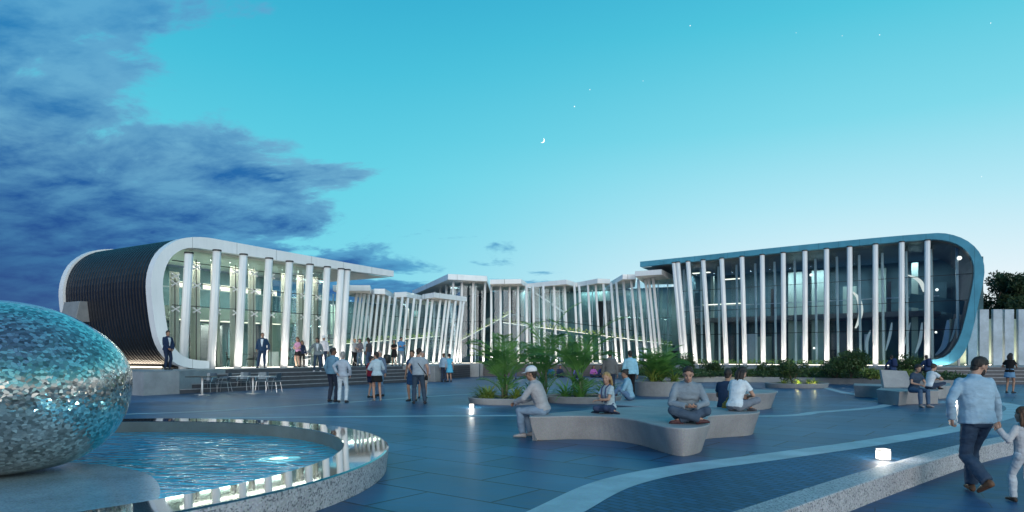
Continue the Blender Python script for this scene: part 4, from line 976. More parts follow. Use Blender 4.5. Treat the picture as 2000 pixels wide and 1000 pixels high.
stand('person in white with a white cap standing behind the woman on the steps', 633, d=38.2, z=T, rz=170, H=1.72, top=('shirt', (.55, .55, .60)), bottom=('trousers', DJEAN), extra=[x_cap((.7, .7, .72))], seed=56, skin='m', group=G2)
stand('woman in pale grey top and black leggings at the end of the white pavilion', 692, d=40.2, z=T, rz=-120, H=1.62, sex='f', pose=P_folded(), top=('sweater', (.30, .31, .33)), bottom=('trousers', BL), hair=('bun', 'blond'), seed=57, group=G2)
stand('dark haired woman in patterned top and jeans beside the one in black leggings', 703, d=40.2, z=T, rz=160, H=1.62, sex='f', pose=P_hands_front(), top=('blouse', (.14, .13, .15)), bottom=('trousers', (.10, .16, .23)), hair=('long', 'black'), seed=58, group=G2)
stand('man in a white shirt on the terrace looking down, behind the red shirt', 717, d=41.0, z=T, rz=-30, H=1.74, pose=dict(head=(25, 0, 0)), top=('shirt', (.55, .66, .74)), bottom=('trousers', (.12, .2, .28)), seed=59, skin='m', group=G2)
stand('person in dark grey on the terrace close to the man in white', 721, d=39.6, z=T, rz=60, H=1.60, top=('tee', (.05, .05, .06)), bottom=('trousers', JEAN), hair=('short', 'black'), seed=60, skin='d', group=G2)
stand('woman in a black dress standing on the terrace edge next to the man in blue', 770, d=43.0, z=T, rz=180, H=1.62, sex='f', pose=P_folded(), top=('dress', BL), bottom=('none', BL), hair=('bun', 'black'), seed=61, skin='m', group=G2)
stand('tall man in a blue shirt and grey trousers standing on the terrace edge', 783, d=43.0, z=T, rz=-150, H=1.82, pose=P_folded(head=(14, 10, 0)), top=('shirt', (.08, .24, .46)), bottom=('trousers', (.17, .21, .25)), seed=62, skin='m', group=G2)
# black round planter pot on the terrace
p = at(756, 46.0, T); t = thing('dustbin', 'small black bin on the terrace between the groups', 'bin', tuple(p)); b = MB()
b.loft([[p + V((r_ * math.cos(2 * PI * i / 16), r_ * math.sin(2 * PI * i / 16), z)) for i in range(16)] for r_, z in ((.16, .12), (.24, .2), (.26, .6), (.22, .72))]); b.build('drum', 'black', t, smooth=True)
b = MB(); b.tube([p, p + V((0, 0, .13))], .04, 8); b.build('foot', 'dark', t)
# --- right side
q = g(1783, 764, .46)
person('woman in a dark short-sleeved top and jeans sitting on the backrest bench', (q.x, q.y - .05, 0), R(190), H=1.66, sex='f', pose=P_sit(.46, lean=(8, 14), head=(24, 0, 0), wrists={-1: (-.06, .36, .70), 1: (.06, .36, .70)}), top=('tee', (.035, .06, .10)), bottom=('trousers', (.06, .11, .19)), hair=('tail', 'black'), shoes=(.35, .28, .26), seed=70, group='women on the backrest bench')
q = g(1815, 760, .43)
person('woman in a white top sitting sideways on the right end of the backrest bench', (q.x, q.y, .432), R(-75), H=1.62, sex='f', pose=P_cross(lean=(8, 20), head=(22, 0, 0), wrists={-1: (.0, .45, .34), 1: (.08, .48, .36)}), top=('tee', (.55, .62, .68)), bottom=('trousers', (.03, .05, .09)), hair=('bun', 'brown'), seed=71, group='women on the backrest bench')
for px, d_, lab, s_ in ((1744, 36.6, 'person in navy with a backpack sitting at the bed edge behind the backrest bench', 72), (1812, 36.4, 'person in navy with a backpack sitting nearest the broad dark steps', 73)):
    person(lab, pz_at(px, d=d_, z=.335), R(5), H=1.7, pose=P_sit(.40, lean=(6, 10), head=(14, 0, 0)), top=('shirt', (.02, .045, .12)), bottom=('trousers', DJEAN), extra=[x_pack((.015, .03, .09))], seed=s_, skin='m', group='people with backpacks')
stand('woman in a black top and short denim skirt standing by the broad dark steps', 1972, 768, rz=-60, H=1.66, sex='f', pose=P_stand(wrists={-1: (-.2, .25, 1.15), 1: (.1, .42, 1.12)}, head=(22, 0, 0)), top=('tee', BL), bottom=('miniskirt', (.14, .27, .42)), hair=('long', 'black'), seed=74, skin='m')
# ------------------------------------------------------------------ buildings
def on_plane(P0, u, px, py):
    """pixel -> (s along u, z) on the vertical plane through P0"""
    dx = (px - 1000) / F
    # (P0 + s u).x = dx * (P0 + s u).y
    s = (dx * P0.y - P0.x) / (u.x - dx * u.y); d = P0.y + s * u.y
    return s, EYE + (YH - py) * d / F
def pavilion(root, P0, u, nb, outer_px, inner_px, depth, frm, ribbed, soffit, rear=True, fl=None):
    """tube building: one curved profile run back from its front frame. nb points into the building."""
    up = V((0, 0, 1))
    cv = lambda pts: [V((a, b_, 0)) for a, b_ in [on_plane(P0, u, *p) for p in pts]]
    O = cv(outer_px); I = cv(inner_px)
    O = catmull(O, 5); I = catmull(I, 5)
    if fl is not None:
        for p in O + I: p.y = max(p.y, TZ + 0.012)
    # same number of points along both outlines, by arc length
    def resample(P, n):
        L = [0]
        for a, b_ in zip(P, P[1:]): L.append(L[-1] + (b_ - a).length)
        out = []; j = 0
        for i in range(n):
            t = L[-1] * i / (n - 1)
            while j < len(P) - 2 and L[j + 1] < t: j += 1
            k = (t - L[j]) / max(1e-9, L[j + 1] - L[j]); out.append(P[j].lerp(P[j + 1], min(1, k)))
        return out
    n = 72; O = resample(O, n); I = resample(I, n)
    P3 = lambda p, d: P0 + u * p.x + up * p.y + nb * d
    def frame(d0, d1, grow, name):
        b = MB(); vs = []; fs = []
        G = [p + (p - q).normalized() * grow for p, q in zip(O, I)]
        for d in (d0, d1):
            vs += [P3(p, d) for p in G] + [P3(p, d) for p in I]
        N2 = 2 * n
        for i in range(n - 1):
            fs += [(i, i + 1, n + i + 1, n + i), (N2 + i, N2 + n + i, N2 + n + i + 1, N2 + i + 1), (i, N2 + i, N2 + i + 1, i + 1), (n + i, n + i + 1, N2 + n + i + 1, N2 + n + i)]
        fs += [(0, n, N2 + n, N2), (n - 1, N2 + n - 1, N2 + 2 * n - 1, 2 * n - 1)]
        b.add(vs, fs); return b.build(name, frm, root, fixn=True)
    frame(0, 0.42, 0.0, 'frame')
    if rear: frame(depth, depth + 0.42, 0.10, 'frame')
    b = MB(); rings = []
    if ribbed:
        k = int(depth / 0.27)
        for i in range(k):
            d = 0.425 + (depth - 0.43) * i / k; w = (depth - 0.43) / k
            for t, g_ in ((0.0, -0.10), (0.25, -0.10), (0.36, -0.01), (0.55, 0.0), (0.86, -0.01), (0.98, -0.10)):
                rings.append((d + w * t, g_ - 0.02))
    else:
        rings = [(0.425, -0.01), (depth - 0.01, -0.01)]
    vs = []
    for d, g_ in rings: vs += [P3(p + (p - q).normalized() * g_, d) for p, q in zip(O, I)]
    fs = [(r * n + i, r * n + i + 1, (r + 1) * n + i + 1, (r + 1) * n + i) for r in range(len(rings) - 1) for i in range(n - 1)]
    b.add(vs, fs); b.build('shell', 'rib' if ribbed else frm, root, fixn=True)
    b = MB(); vs = []
    for d in (0.424, depth): vs += [P3(p + (p - q).normalized() * 0.02, d) for p, q in zip(I, O)]
    b.add(vs, [(i, n + i, n + i + 1, i + 1) for i in range(n - 1)]); b.build('soffit', soffit, root, fixn=True)
    return O, I, P3
def column_mb(base, top, r, flutes=8, dark=True):
    b = MB(); base, top = V(base), V(top); n = flutes * 4; rings = []
    for k, f in ((0.0, 1.0), (0.5, 1.03), (1.0, 1.0)):
        c = base.lerp(top, k)
        rings.append([c + V((math.cos(2 * PI * i / n), math.sin(2 * PI * i / n), 0)) * (r * f * (1 - 0.16 * (0.5 + 0.5 * math.cos(2 * PI * i * flutes / n)))) for i in range(n)])
    b.loft(rings); return b
def lean_columns(root, line, xs, tops_z, r, lean, flutes=8, name='column', mt='column', cap=True):
    """columns whose foot stands on a plan line; xs are the pixel columns of their feet"""
    out = []
    for x in xs:
        p = None
        for a, c in zip(line, line[1:]):
            dx = (x - 1000) / F; den = (c - a).x - dx * (c - a).y
            if abs(den) < 1e-6: continue
            t = (dx * a.y - a.x) / den
            if -0.02 <= t <= 1.02: p = a.lerp(c, t); break
        if p is None: continue
        ln = lean(x) if callable(lean) else lean
        tz = tops_z(p) if callable(tops_z) else tops_z
        o = column_mb(V((p.x, p.y, TZ + 0.004)), V((p.x + ln.x, p.y + ln.y, tz)), r, flutes).build(name, mt, root, smooth=True)
        if cap:
            q = V((p.x + ln.x, p.y + ln.y, tz)); b = MB(); b.tube([q - V((0, 0, 0.07)), q], [r * 1.08, r * 1.08], 20); b.build('collar', 'dark', o)
        out.append(p)
    return out

# ---- left pavilion
LP0 = V((-15, 32, 0)); Lu = V((0.5263, 0.8503, 0)); Ln = V((-0.8503, 0.5263, 0))   # Ln into the building
LO = [(769, 529), (700, 517), (600, 499), (500, 481), (440, 470), (405, 464), (380, 463), (355, 466), (333, 476), (314, 493), (301, 518), (295, 550), (297, 590), (303, 635), (311, 668), (325, 693), (345, 711), (372, 719), (409, 720)]
LI = [(769, 540), (700, 531), (600, 517), (500, 502), (440, 493), (405, 487), (383, 484), (364, 485), (347, 492), (332, 506), (322, 528), (318, 555), (320, 590), (326, 635), (333, 664), (344, 683), (360, 697), (382, 703), (409, 705)]
left = thing('pavilion', 'white framed pavilion with a dark ribbed metal shell and tall fluted columns', 'building', tuple(LP0))
O, I, P3 = pavilion(left, LP0, Lu, Ln, LO, LI, 7.6, 'white', True, 'soffit', True, fl=1)
LL = [LP0 + Lu * -1 + Ln * 0.25, LP0 + Lu * 16 + Ln * 0.25]
lean = V((0.40, -0.24, 0))
zf = lambda P0, u, I: (lambda p: min(v.y for v in I if abs(v.x - (p - P0).dot(u)) < 0.6 and v.y > 4) + 0.03)
lean_columns(left, LL, [357, 412, 464, 514, 554, 594, 628, 655, 667], lambda p: zf(LP0, Lu, I)(p), 0.19, lean, 8)
# glazing: one pane per bay, set back behind the columns
def glazing(root, P3, I, s0, s1, d, m, nb=8, zc=None, tz=None):
    ss = [s0 + (s1 - s0) * i / nb for i in range(nb + 1)]
    def rng_z(s):
        zs = [(abs(p.x - s), p.y) for p in I]; near = sorted(zs)[:10]
        c = [v.y for v in I if abs(v.x - s) < 0.35] or [near[0][1]]
        hi = max(c); lo = min(c) if min(c) < 3 and min(c) < hi - 2 else TZ + 0.02
        return lo + 0.02, hi - 0.02
    for a, c in zip(ss, ss[1:]):
        k = 6; top = []; bot = []
        for i in range(k + 1):
            s = a + 0.012 + (c - a - 0.024) * i / k; lo, hi = rng_z(s); bot.append(V((s, lo, 0))); top.append(V((s, hi, 0)))
        b = MB(); n = k + 1; vs = []
        for dd in (d, d + 0.02): vs += [P3(p, dd) for p in bot] + [P3(p, dd) for p in top]
        fs = []
        for i in range(k):
            fs += [(i, i + 1, n + i + 1, n + i), (2 * n + i, 3 * n + i, 3 * n + i + 1, 2 * n + i + 1), (n + i, n + i + 1, 3 * n + i + 1, 3 * n + i), (i, 2 * n + i, 2 * n + i + 1, i + 1)]
        fs += [(0, n, 3 * n, 2 * n), (k, 2 * n + k, 3 * n + k, n + k)]
        b.add(vs, fs); b.build('glass_pane', m, root)
    return ss
ss = glazing(left, P3, I, -0.55, 9.3, 0.95, 'glass', 9)
U = lambda s, z, d: LP0 + Lu * s + Ln * d + V((0, 0, z))
for z in (3.95, 5.05, 6.05):
    b = MB(); b.beam(U(-0.4, z, 0.925), U(9.3, z, 0.925), 0.03, 0.035); b.build('transom', 'dark', left)
# end wall (glass return) and back walls
b = MB(); b.prism([(p.x, p.y) for p in (U(9.3, 0, 0.96), U(9.33, 0, 0.96), U(9.33, 0, 6.0), U(9.3, 0, 6.0))], TZ + .006, 6.45); b.build('glass_pane', 'glass', left)
b = MB(); b.add([U(-1.2, TZ, 6.3), U(9.6, TZ, 6.3), U(9.6, 6.5, 6.3), U(-1.2, 6.5, 6.3)], [(0, 1, 2, 3)]); b.build('back_wall', 'inwall', left)
b = MB(); b.prism([(p.x, p.y) for p in (U(-0.9, 0, 2.3), U(9.2, 0, 2.3), U(9.2, 0, 6.25), U(-0.9, 0, 6.25))], 3.5, 4.02); b.build('upper_floor', 'inwarm', left)
b = MB(); b.beam(U(-0.6, 4.95, 2.35), U(9.1, 4.95, 2.35), 0.04, 0.05); b.build('handrail', 'steel', left)
for i, (s, L) in enumerate(((0.8, .5), (2.6, .9), (3.9, .6), (5.0, .9), (6.1, .8), (7.0, .7), (8.1, .8))):
    b = MB(); b.box(tuple(U(s, 5.35, 4.5)), (L, 0.06, 0.34), math.atan2(Lu.y, Lu.x)); b.build('lit_panel', 'panel', left)
for s in (0.5, 2.0, 3.5, 5.0, 6.5, 8.0):
    b = MB(); b.box(tuple(U(s, 3.47, 4.2)), (0.9, 0.3, 0.04), math.atan2(Lu.y, Lu.x)); b.build('ceiling_light', 'panel', left)
# curtains between the columns
def curtain(root, s, z0, z1, d, w, UU, m='curtain'):
    b = MB(); n = 22; lo = []; hi = []
    for i in range(n + 1):
        t = -w / 2 + w * i / n; dd = d + 0.06 * math.sin(i * 1.9) + 0.02 * math.sin(i * 0.7 + s)
        lo.append(UU(s + t * 1.05, z0, dd)); hi.append(UU(s + t, z1, dd))
    b.add(lo + hi, [(i, i + 1, n + 2 + i, n + 1 + i) for i in range(n)])
    o = b.build('curtain', m, root, smooth=True); so_ = o.modifiers.new('thick', 'SOLIDIFY'); so_.thickness = 0.012
for a, c in zip(ss, ss[1:]):
    curtain(left, a * .45 + c * .55, TZ + 0.02, 6.2 if a > 0 else 5.6, 1.5, 0.42, U)
# spider fittings on slim masts in front of the glass
for a, c in zip(ss[:-1], ss[1:]):
    s = a * 0.80 + c * 0.20
    b = MB(); b.tube([U(s, TZ + .01, 0.82), U(s, 6.2 if a > 0 else 5.2, 0.82)], 0.022, 8); b.build('mast', 'black', left)
    for z in (3.75, 4.95, 5.85):
        if a < 0 and z > 5.5: z = 5.3
        b = MB(); ctr = U(s, z, 0.78); b.sph(ctr, 0.05, 10, 6)
        for q1, q2 in ((1, 1), (1, -1), (-1, 1), (-1, -1)):
            e = ctr + Lu * (0.17 * q1) + V((0, 0, 0.10 * q2)); b.tube([ctr, ctr.lerp(e, .6) - Ln * .02, e], [0.02, 0.032, 0.04], 8); b.sph(e, 0.05, 8, 6)
        b.build('spider_fitting', 'white', left, smooth=True)
# uplight strip and lit base
b = MB(); b.beam(U(1.45, TZ + 0.02, 0.62), U(9.3, TZ + 0.02, 0.62), 0.10, 0.03); b.build('light_strip', 'strip', left)
b = MB(); b.beam(U(-0.9, TZ + 0.09, 1.0) , U(-0.9, TZ + .09, 7.4), 0.08, 0.06)
b.build('light_strip', 'lampw', left)
# small white window box on the ribbed shell
bx_ = at(168, 38.3); d_ = -Lu
b = MB(); q0 = U(-1.25, 0, 6.3); 
vs = [q0 + Ln * a - Lu * o_ + V((0, 0, z)) for z, o1 in ((3.2, 1.2), (4.2, 1.0)) for a, o_ in ((-0.75, -0.3), (0.75, -0.3), (0.75, o1), (-0.75, o1))]
b.add(vs, [(3, 2, 1, 0), (4, 5, 6, 7), (0, 1, 5, 4), (1, 2, 6, 5), (2, 3, 7, 6), (3, 0, 4, 7)]); b.build('window_box', 'concrete', left, bevel=0.02, fixn=True)

def partitions(root, UU, s0, s1, d0, d1, z1, n, seed):
    """things that fill the hall behind the glass: shelves, screens, posts"""
    rr = random.Random(seed); ms = ['inwall', 'inwarm', 'dark', 'dsoffit', 'inwarm', 'steel']
    for i in range(n):
        s = s0 + (s1 - s0) * (i + rr.random()) / n; d = rr.uniform(d0, d1); w = rr.choice((.25, .4, .9, 1.3)); h = rr.choice((1.1, 2.2, 2.4, z1 - TZ - .1)) if i % 3 else 2.3; z0 = TZ + .006 if i % 4 else z1 * .55
        if z0 + h > z1 - .05: h = z1 - .05 - z0
        b = MB(); b.beam(UU(s - w / 2, z0 + h / 2, d), UU(s + w / 2, z0 + h / 2, d), .12, h); b.build('partition', ms[i % 6], root)
partitions(left, U, 0, 9, 3.0, 5.9, 3.45, 9, 3)
# ---- right pavilion
RP0 = V((26.3, 42, 0)); Ru = V((0.797, -0.604, 0)); Rn = V((0.47, 0.883, 0))    # Ru runs to the right end
RO = [(1250, 511), (1350, 501), (1500, 485), (1650, 470), (1760, 460), (1815, 456), (1840, 455), (1866, 460), (1889, 470), (1907, 485), (1919, 504), (1923, 526), (1921, 548), (1914, 580), (1902, 636), (1891, 672), (1878, 696), (1860, 710), (1838, 714), (1815, 715)]
RI_ = [(1250, 521), (1350, 511), (1500, 496), (1650, 482), (1760, 472), (1815, 468), (1836, 468), (1857, 472), (1876, 480), (1891, 493), (1901, 512), (1903, 533), (1900, 556), (1893, 590), (1881, 640), (1871, 667), (1857, 688), (1843, 698), (1828, 702), (1815, 703)]
right = thing('pavilion', 'blue grey framed pavilion with dark glass and slim white columns, rounded right end', 'building', tuple(RP0))
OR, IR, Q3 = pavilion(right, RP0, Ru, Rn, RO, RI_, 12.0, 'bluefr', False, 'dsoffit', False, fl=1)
b = MB(); poly = [Q3(V((-20.3, 0, 0)), 0.43), Q3(V((-20.3, 0, 0)), 0.43)]
UR = lambda s, z, d: RP0 + Ru * s + Rn * d + V((0, 0, z))
RL = [UR(-24, 0, 0.35), UR(4, 0, 0.35)]
leanR = lambda x: V((-0.16, -0.28, 0)) if x > 1500 else V((-0.16 - 0.65 * (1500 - x) / 170, -0.28 - 0.12 * (1500 - x) / 170, 0))
lean_columns(right, RL, [1334, 1341, 1359, 1386, 1419, 1455, 1491, 1531, 1573, 1615, 1660, 1710, 1761, 1811], lambda p: zf(RP0, Ru, IR)(p), 0.165, leanR, 8)
ssr = glazing(right, Q3, IR, -17.2, 2.1, 1.05, 'dglass', 14)
for s in [a * .72 + c * .28 for a, c in zip(ssr, ssr[1:])]:
    b = MB(); b.tube([UR(s, TZ + .01, 1.35), UR(s - 0.1, 8.35, 1.3)], 0.085, 10); b.build('inner_mullion', 'white', right, smooth=True)
for z in (3.2, 5.0, 6.6):
    b = MB(); b.beam(UR(-17, z, 1.02), UR(2.2 if z > 4 else 1.6, z, 1.02), 0.03, 0.035); b.build('transom', 'dark', right)
b = MB(); b.prism([(p.x, p.y) for p in (UR(-17.3, 0, 1.1), UR(-17.2, 0, 1.1), UR(-17.2, 0, 8.45), UR(-17.3, 0, 8.45))], TZ + .006, 8.4); b.build('end_wall', 'inwall', right)
b = MB(); b.add([UR(-17.5, TZ, 8.5), UR(3.2, TZ, 8.5), UR(3.2, 8.5, 8.5), UR(-17.5, 8.5, 8.5)], [(0, 1, 2, 3)]); b.build('back_wall', 'inwall', right)
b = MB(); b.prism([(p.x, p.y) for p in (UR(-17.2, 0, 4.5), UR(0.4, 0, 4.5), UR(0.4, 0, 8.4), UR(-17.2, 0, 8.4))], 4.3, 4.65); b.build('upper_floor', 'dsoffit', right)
b = MB(); b.beam(UR(-17, 5.6, 4.55), UR(0.3, 5.6, 4.55), 0.05, 0.05); b.build('handrail', 'steel', right)
# stair flight inside at the right end
b = MB(); b.beam(UR(-1.5, 5.3, 3.2), UR(2.0, 4.5, 2.6), 0.15, 0.9); b.build('stair_flight', 'inwall', right)
M['ring'] = emit('crescent_ribbon_glow', (1, .96, .88), .75)  # white crescent ribbons get their own glow so they read bright
def ribbon(pts, w, name='curved_fin', m='white'):
    b = MB(); c = catmull(pts, 8); n = len(c); rings = []
    for i, (p, k) in enumerate(zip(c, [math.sin(PI * j / (n - 1)) for j in range(n)])):
        ww = w * (0.35 + 0.65 * k)
        rings.append([p - Ru * ww, p + Ru * ww, p + Ru * ww + Rn * .12, p - Ru * ww + Rn * .12])
    b.loft(rings); b.build(name, m, right, fixn=True)
def rp(px, py, d):
    s, z = on_plane(RP0 + Rn * d, Ru, px, py); return UR(s, z, d)
ribbon([rp(1662, 568, 2.4), rp(1675, 580, 2.4), rp(1681, 602, 2.4), rp(1679, 622, 2.4), rp(1671, 641, 2.4)], 0.15, 'glow_crescent', 'ring')
ribbon([rp(1768, 536, 2.4), rp(1785, 541, 2.4), rp(1799, 552, 2.4), rp(1805, 570, 2.4)], 0.15, 'glow_crescent', 'ring')
ribbon([rp(1694, 690, 2.2), rp(1693, 668, 2.2), rp(1700, 645, 2.2)], 0.10)
ribbon([rp(1730, 685, 2.2), rp(1738, 655, 2.2), rp(1742, 630, 2.2)], 0.09)
ribbon([rp(1765, 680, 2.2), rp(1773, 650, 2.2), rp(1778, 630, 2.2)], 0.07)
ribbon([rp(1788, 690, 2.2), rp(1797, 665, 2.2), rp(1801, 630, 2.2)], 0.10)
ribbon([rp(1828, 694, 1.8), rp(1845, 672, 1.8), rp(1852, 625, 1.8)], 0.16, m='steel')
ribbon([rp(1856, 668, 1.8), rp(1864, 645, 1.8), rp(1867, 622, 1.8)], 0.06)
for px, py, d, r in ((1874, 504, 1.2, .13), (1584, 537, 2.6, .10), (1830, 566, 2.6, .09), (1828, 649, 2.2, .07), (1590, 680, 3.5, .08), (1725, 600, 4.0, .05), (1660, 650, 4, .05)):
    p = rp(px, py, d); b = MB(); b.tube([p, p + Rn * 0.05 + V((0, 0, .02))], [r, r * .9], 16); b.build('ceiling_light', 'lamp', right)
for px, py, w in ((1370, 533, 1.4), (1430, 545, 1.2), (1412, 594, 3.2)):
    p = rp(px, py, 3.5); b = MB(); b.beam(p - Ru * w / 2, p + Ru * w / 2, 0.3, 0.06); b.build('lit_panel', 'panel', right)
partitions(right, UR, -16.5, 1.5, 5.0, 8.2, 8.2, 26, 4)
b = MB(); b.beam(UR(-17, TZ + 0.02, 0.75), UR(0.2, TZ + 0.02, 0.75), 0.10, 0.03); b.build('light_strip', 'strip', right)

# ---- folded canopy wings between the pavilions
def slab(root, pts_px, zt, th, back, name='canopy', top='bluefr', bot=None):
    fr_ = [g(px, py, zt) for px, py in pts_px]
    poly = [(p.x, p.y) for p in fr_] + [(fr_[-1].x + back[1][0], fr_[-1].y + back[1][1]), (fr_[0].x + back[0][0], fr_[0].y + back[0][1])]
    b = MB(); b.prism(poly, zt - th + 0.03, zt); o = b.build(name, 'white', root, fixn=True)
    b = MB(); k = sum((V((p[0], p[1], 0)) for p in poly), V()) / len(poly)
    q = [(k + (V((p[0], p[1], 0)) - k) * 0.985) for p in poly]
    b.prism([(p.x, p.y) for p in q], zt - th, zt - th + 0.028); b.build('soffit', 'soffit', o, fixn=True)
    return fr_
def wing(root, line, xs, zt, r, lean, back_d, glass_d=0.8, gm='dglass', plants=True, ztop=None, railz=None, slats=True):
    lean_columns(root, line, xs, zt, r, lean, 4, cap=False)
    nseg = []
    for a, c in zip(line, line[1:]):
        d = (c - a).normalized(); n = V((-d.y, d.x, 0)); L = (c - a).length; k = max(1, round(L / 2.2))
        for i in range(k):
            p, q = a.lerp(c, i / k) + n * glass_d, a.lerp(c, (i + 1) / k) + n * glass_d
            b = MB(); b.prism([(v.x, v.y) for v in (p + d * .012, q - d * .012, q - d * .012 + n * .02, p + d * .012 + n * .02)], TZ + .008, zt - .01); b.build('glass_pane', gm, root)
            if slats:
                for t in (0.3, 0.75):
                    m_ = p.lerp(q, t) + n * 0.22; b = MB(); b.beam(m_ + V((0, 0, TZ + .01)), m_ + V((0, 0, zt - .02)), 0.07, 0.07); b.build('inner_mullion', 'white', root)
        p, q = a + n * (glass_d - .06), c + n * (glass_d - .06)
        for z in (TZ + 1.9, TZ + 3.8):
            b = MB(); b.beam(p + V((0, 0, z)), q + V((0, 0, z)), 0.03, 0.03); b.build('transom', 'dark', root)
        p, q = a - n * 0.22 + d * .05, c - n * .22 - d * .05
        p, q = a + n * 0.42 + d * .05, c + n * .42 - d * .05
        b = MB(); b.beam(p + V((0, 0, TZ + .018)), q + V((0, 0, TZ + .018)), 0.10, 0.026); b.build('light_strip', 'strip', root)
    a, c = line[0], line[-1]; d = (c - a).normalized(); n = V((-d.y, d.x, 0))
    p, q = a + n * back_d - d * .5, c + n * back_d + d * .5
    b = MB(); b.add([p + V((0, 0, TZ)), q + V((0, 0, TZ)), q + V((0, 0, zt)), p + V((0, 0, zt))], [(0, 1, 2, 3)]); b.build('back_wall', 'inwall', root)
    wu = lambda s, z, dd: a + d * s + n * dd + V((0, 0, z))
    partitions(root, wu, 0.3, (c - a).length, 3.9, back_d - .4, zt - .3, max(5, int((c - a).length)), int(zt * 10))
    # planted gallery running across the hall, lit from below
    b = MB(); p0, q0 = a + n * 3.2, c + n * 3.2
    z0, z1 = railz or (2.6, 4.2)
    b.beam(p0 + V((0, 0, z0)), q0 + V((0, 0, z1)), 1.2, 0.22); gal = b.build('gallery_slab', 'inwall', root)
    b = MB(); b.beam(p0 - n * .62 + V((0, 0, z0 + 0.9)), q0 - n * .62 + V((0, 0, z1 + .9)), 0.04, 0.05); b.build('handrail', 'dark', gal)
    rr = random.Random(int(abs(a.x) * 100)); b = MB()
    k = int((q0 - p0).length * 26)
    for i in range(k):
        t = rr.random(); c0 = p0.lerp(q0, t) - n * 0.45 + V((0, 0, z0 + (z1 - z0) * t + 0.16 + rr.random() * 0.3)) + V((rr.gauss(0, .1), rr.gauss(0, .1), 0))
        leaf(b, c0, rr, 0.22)
    b.build('foliage', 'inplant', gal)
    b = MB(); b.beam(p0 - n * .56 + V((0, 0, z0 + .125)), q0 - n * .56 + V((0, 0, z1 + .125)), 0.06, 0.02); b.build('light_strip', 'strip', gal)
def leaf(b, c, rr, s):
    a = V((rr.gauss(0, 1), rr.gauss(0, 1), rr.gauss(0, 1))).normalized(); t = V((rr.gauss(0, 1), rr.gauss(0, 1), rr.gauss(0, 1)))
    u_ = (t - a * t.dot(a)).normalized(); w = a.cross(u_)
    L, W = s * rr.uniform(.7, 1.3), s * rr.uniform(.3, .5)
    b.add([c, c + u_ * L * .5 + w * W * .5 + a * .1 * L, c + u_ * L, c + u_ * L * .5 - w * W * .5 + a * .1 * L], [(0, 1, 2, 3)])
lw = thing('gallery_wing', 'lower glazed wing with white zigzag canopies next to the white framed pavilion', 'building', (-8, 53, TZ))
for pts, bk in (([(650, 557), (723, 557), (726, 566)], ((0, 4), (0, 4))), ([(710, 571), (731, 564), (752, 564), (776, 578)], ((-1, 5), (0, 5))),
                ([(769, 571), (794, 570), (828, 578)], ((0, 5), (0, 5))), ([(825, 575), (848, 571), (912, 580)], ((0, 5), (-1, 4)))):
    slab(lw, pts, 6.6, 0.42, bk)
Lline = [V((-14.2, 47.8, 0)), V((-11.5, 50.6, 0)), V((-9.9, 52.6, 0)), V((-8.0, 55.1, 0)), V((-6.4, 55.7, 0)), V((-4.3, 58.2, 0))]
wing(lw, Lline, [682, 690, 697, 706, 715, 725, 735, 747, 758, 772, 783, 795, 808, 822, 831, 846, 857, 864, 876, 886, 892], 6.15, 0.108, V((0.62, -0.3, 0)), 6.5, gm='glass', railz=(2.0, 3.2))
tw = thing('gallery_wing', 'tallest glazed wing, its roof edge sloping up behind the zigzag canopies', 'building', (-5, 62, TZ))
fr_ = slab(tw, [(805, 568), (875, 535), (951, 539)], 8.7, 0.5, ((3, 8), (0, 10)))
Tline = [V((-8.6, 71.5, 0)), V((-5.45, 61.2, 0)), V((-2.35, 62.0, 0))]
wing(tw, Tline, [822, 830, 838, 846, 857, 869, 882, 899, 921, 944], 8.25, 0.118, V((0.18, -0.3, 0)), 5.0, gm='dglass', railz=(2.6, 5.4))
b = MB(); b.prism([(-13, 75.0), (1.5, 75.0), (1.5, 75.2), (-13, 75.2)], TZ + .006, 8.15); b.build('back_wall', 'inwall', tw)
cw = thing('gallery_wing', 'long curved glazed wing behind the palms under five folded canopies', 'building', (4, 61, TZ))
for pts, bk in (([(957, 546), (1018, 545), (1031, 554)], ((0, 6), (0, 4))), ([(1030, 554), (1106, 546), (1126, 552)], ((0, 5), (0, 5))),
                ([(1115, 554), (1167, 544), (1192, 545)], ((0, 4), (0, 6))), ([(1183, 556), (1216, 536), (1242, 536)], ((1, 4), (1, 6))), ([(1240, 530), (1292, 526), (1310, 535)], ((2, 6), (2, 4)))):
    slab(cw, pts, 8.3, 0.42, bk)
Cline = [V((-1.95, 61.8, 0)), V((1.2, 61.6, 0)), V((5.0, 62.0, 0)), V((7.6, 61.0, 0)), V((9.6, 58.6, 0)), V((12.4, 55.2, 0))]
wing(cw, Cline, [960, 978, 996, 1013, 1030, 1044, 1065, 1087, 1109, 1129, 1139, 1157, 1173, 1189, 1205, 1216, 1231, 1247, 1262, 1277, 1284, 1293, 1302, 1310, 1318], 7.9, 0.118,
     lambda x: V((-0.02 - 0.85 * max(0, (x - 1000) / 320), -0.3, 0)), 7.5, railz=(4.6, 2.4))
# slanting rail seen through the long wing
a_, c_ = at(1046, 64.2), at(1101, 64.2)
b = MB(); b.tube([V((a_.x, 64.2, 7.5)), V((c_.x, 64.2, 5.7)), V((c_.x + .1, 64.2, 4.9))], 0.09, 8); b.build('handrail', 'white', cw)
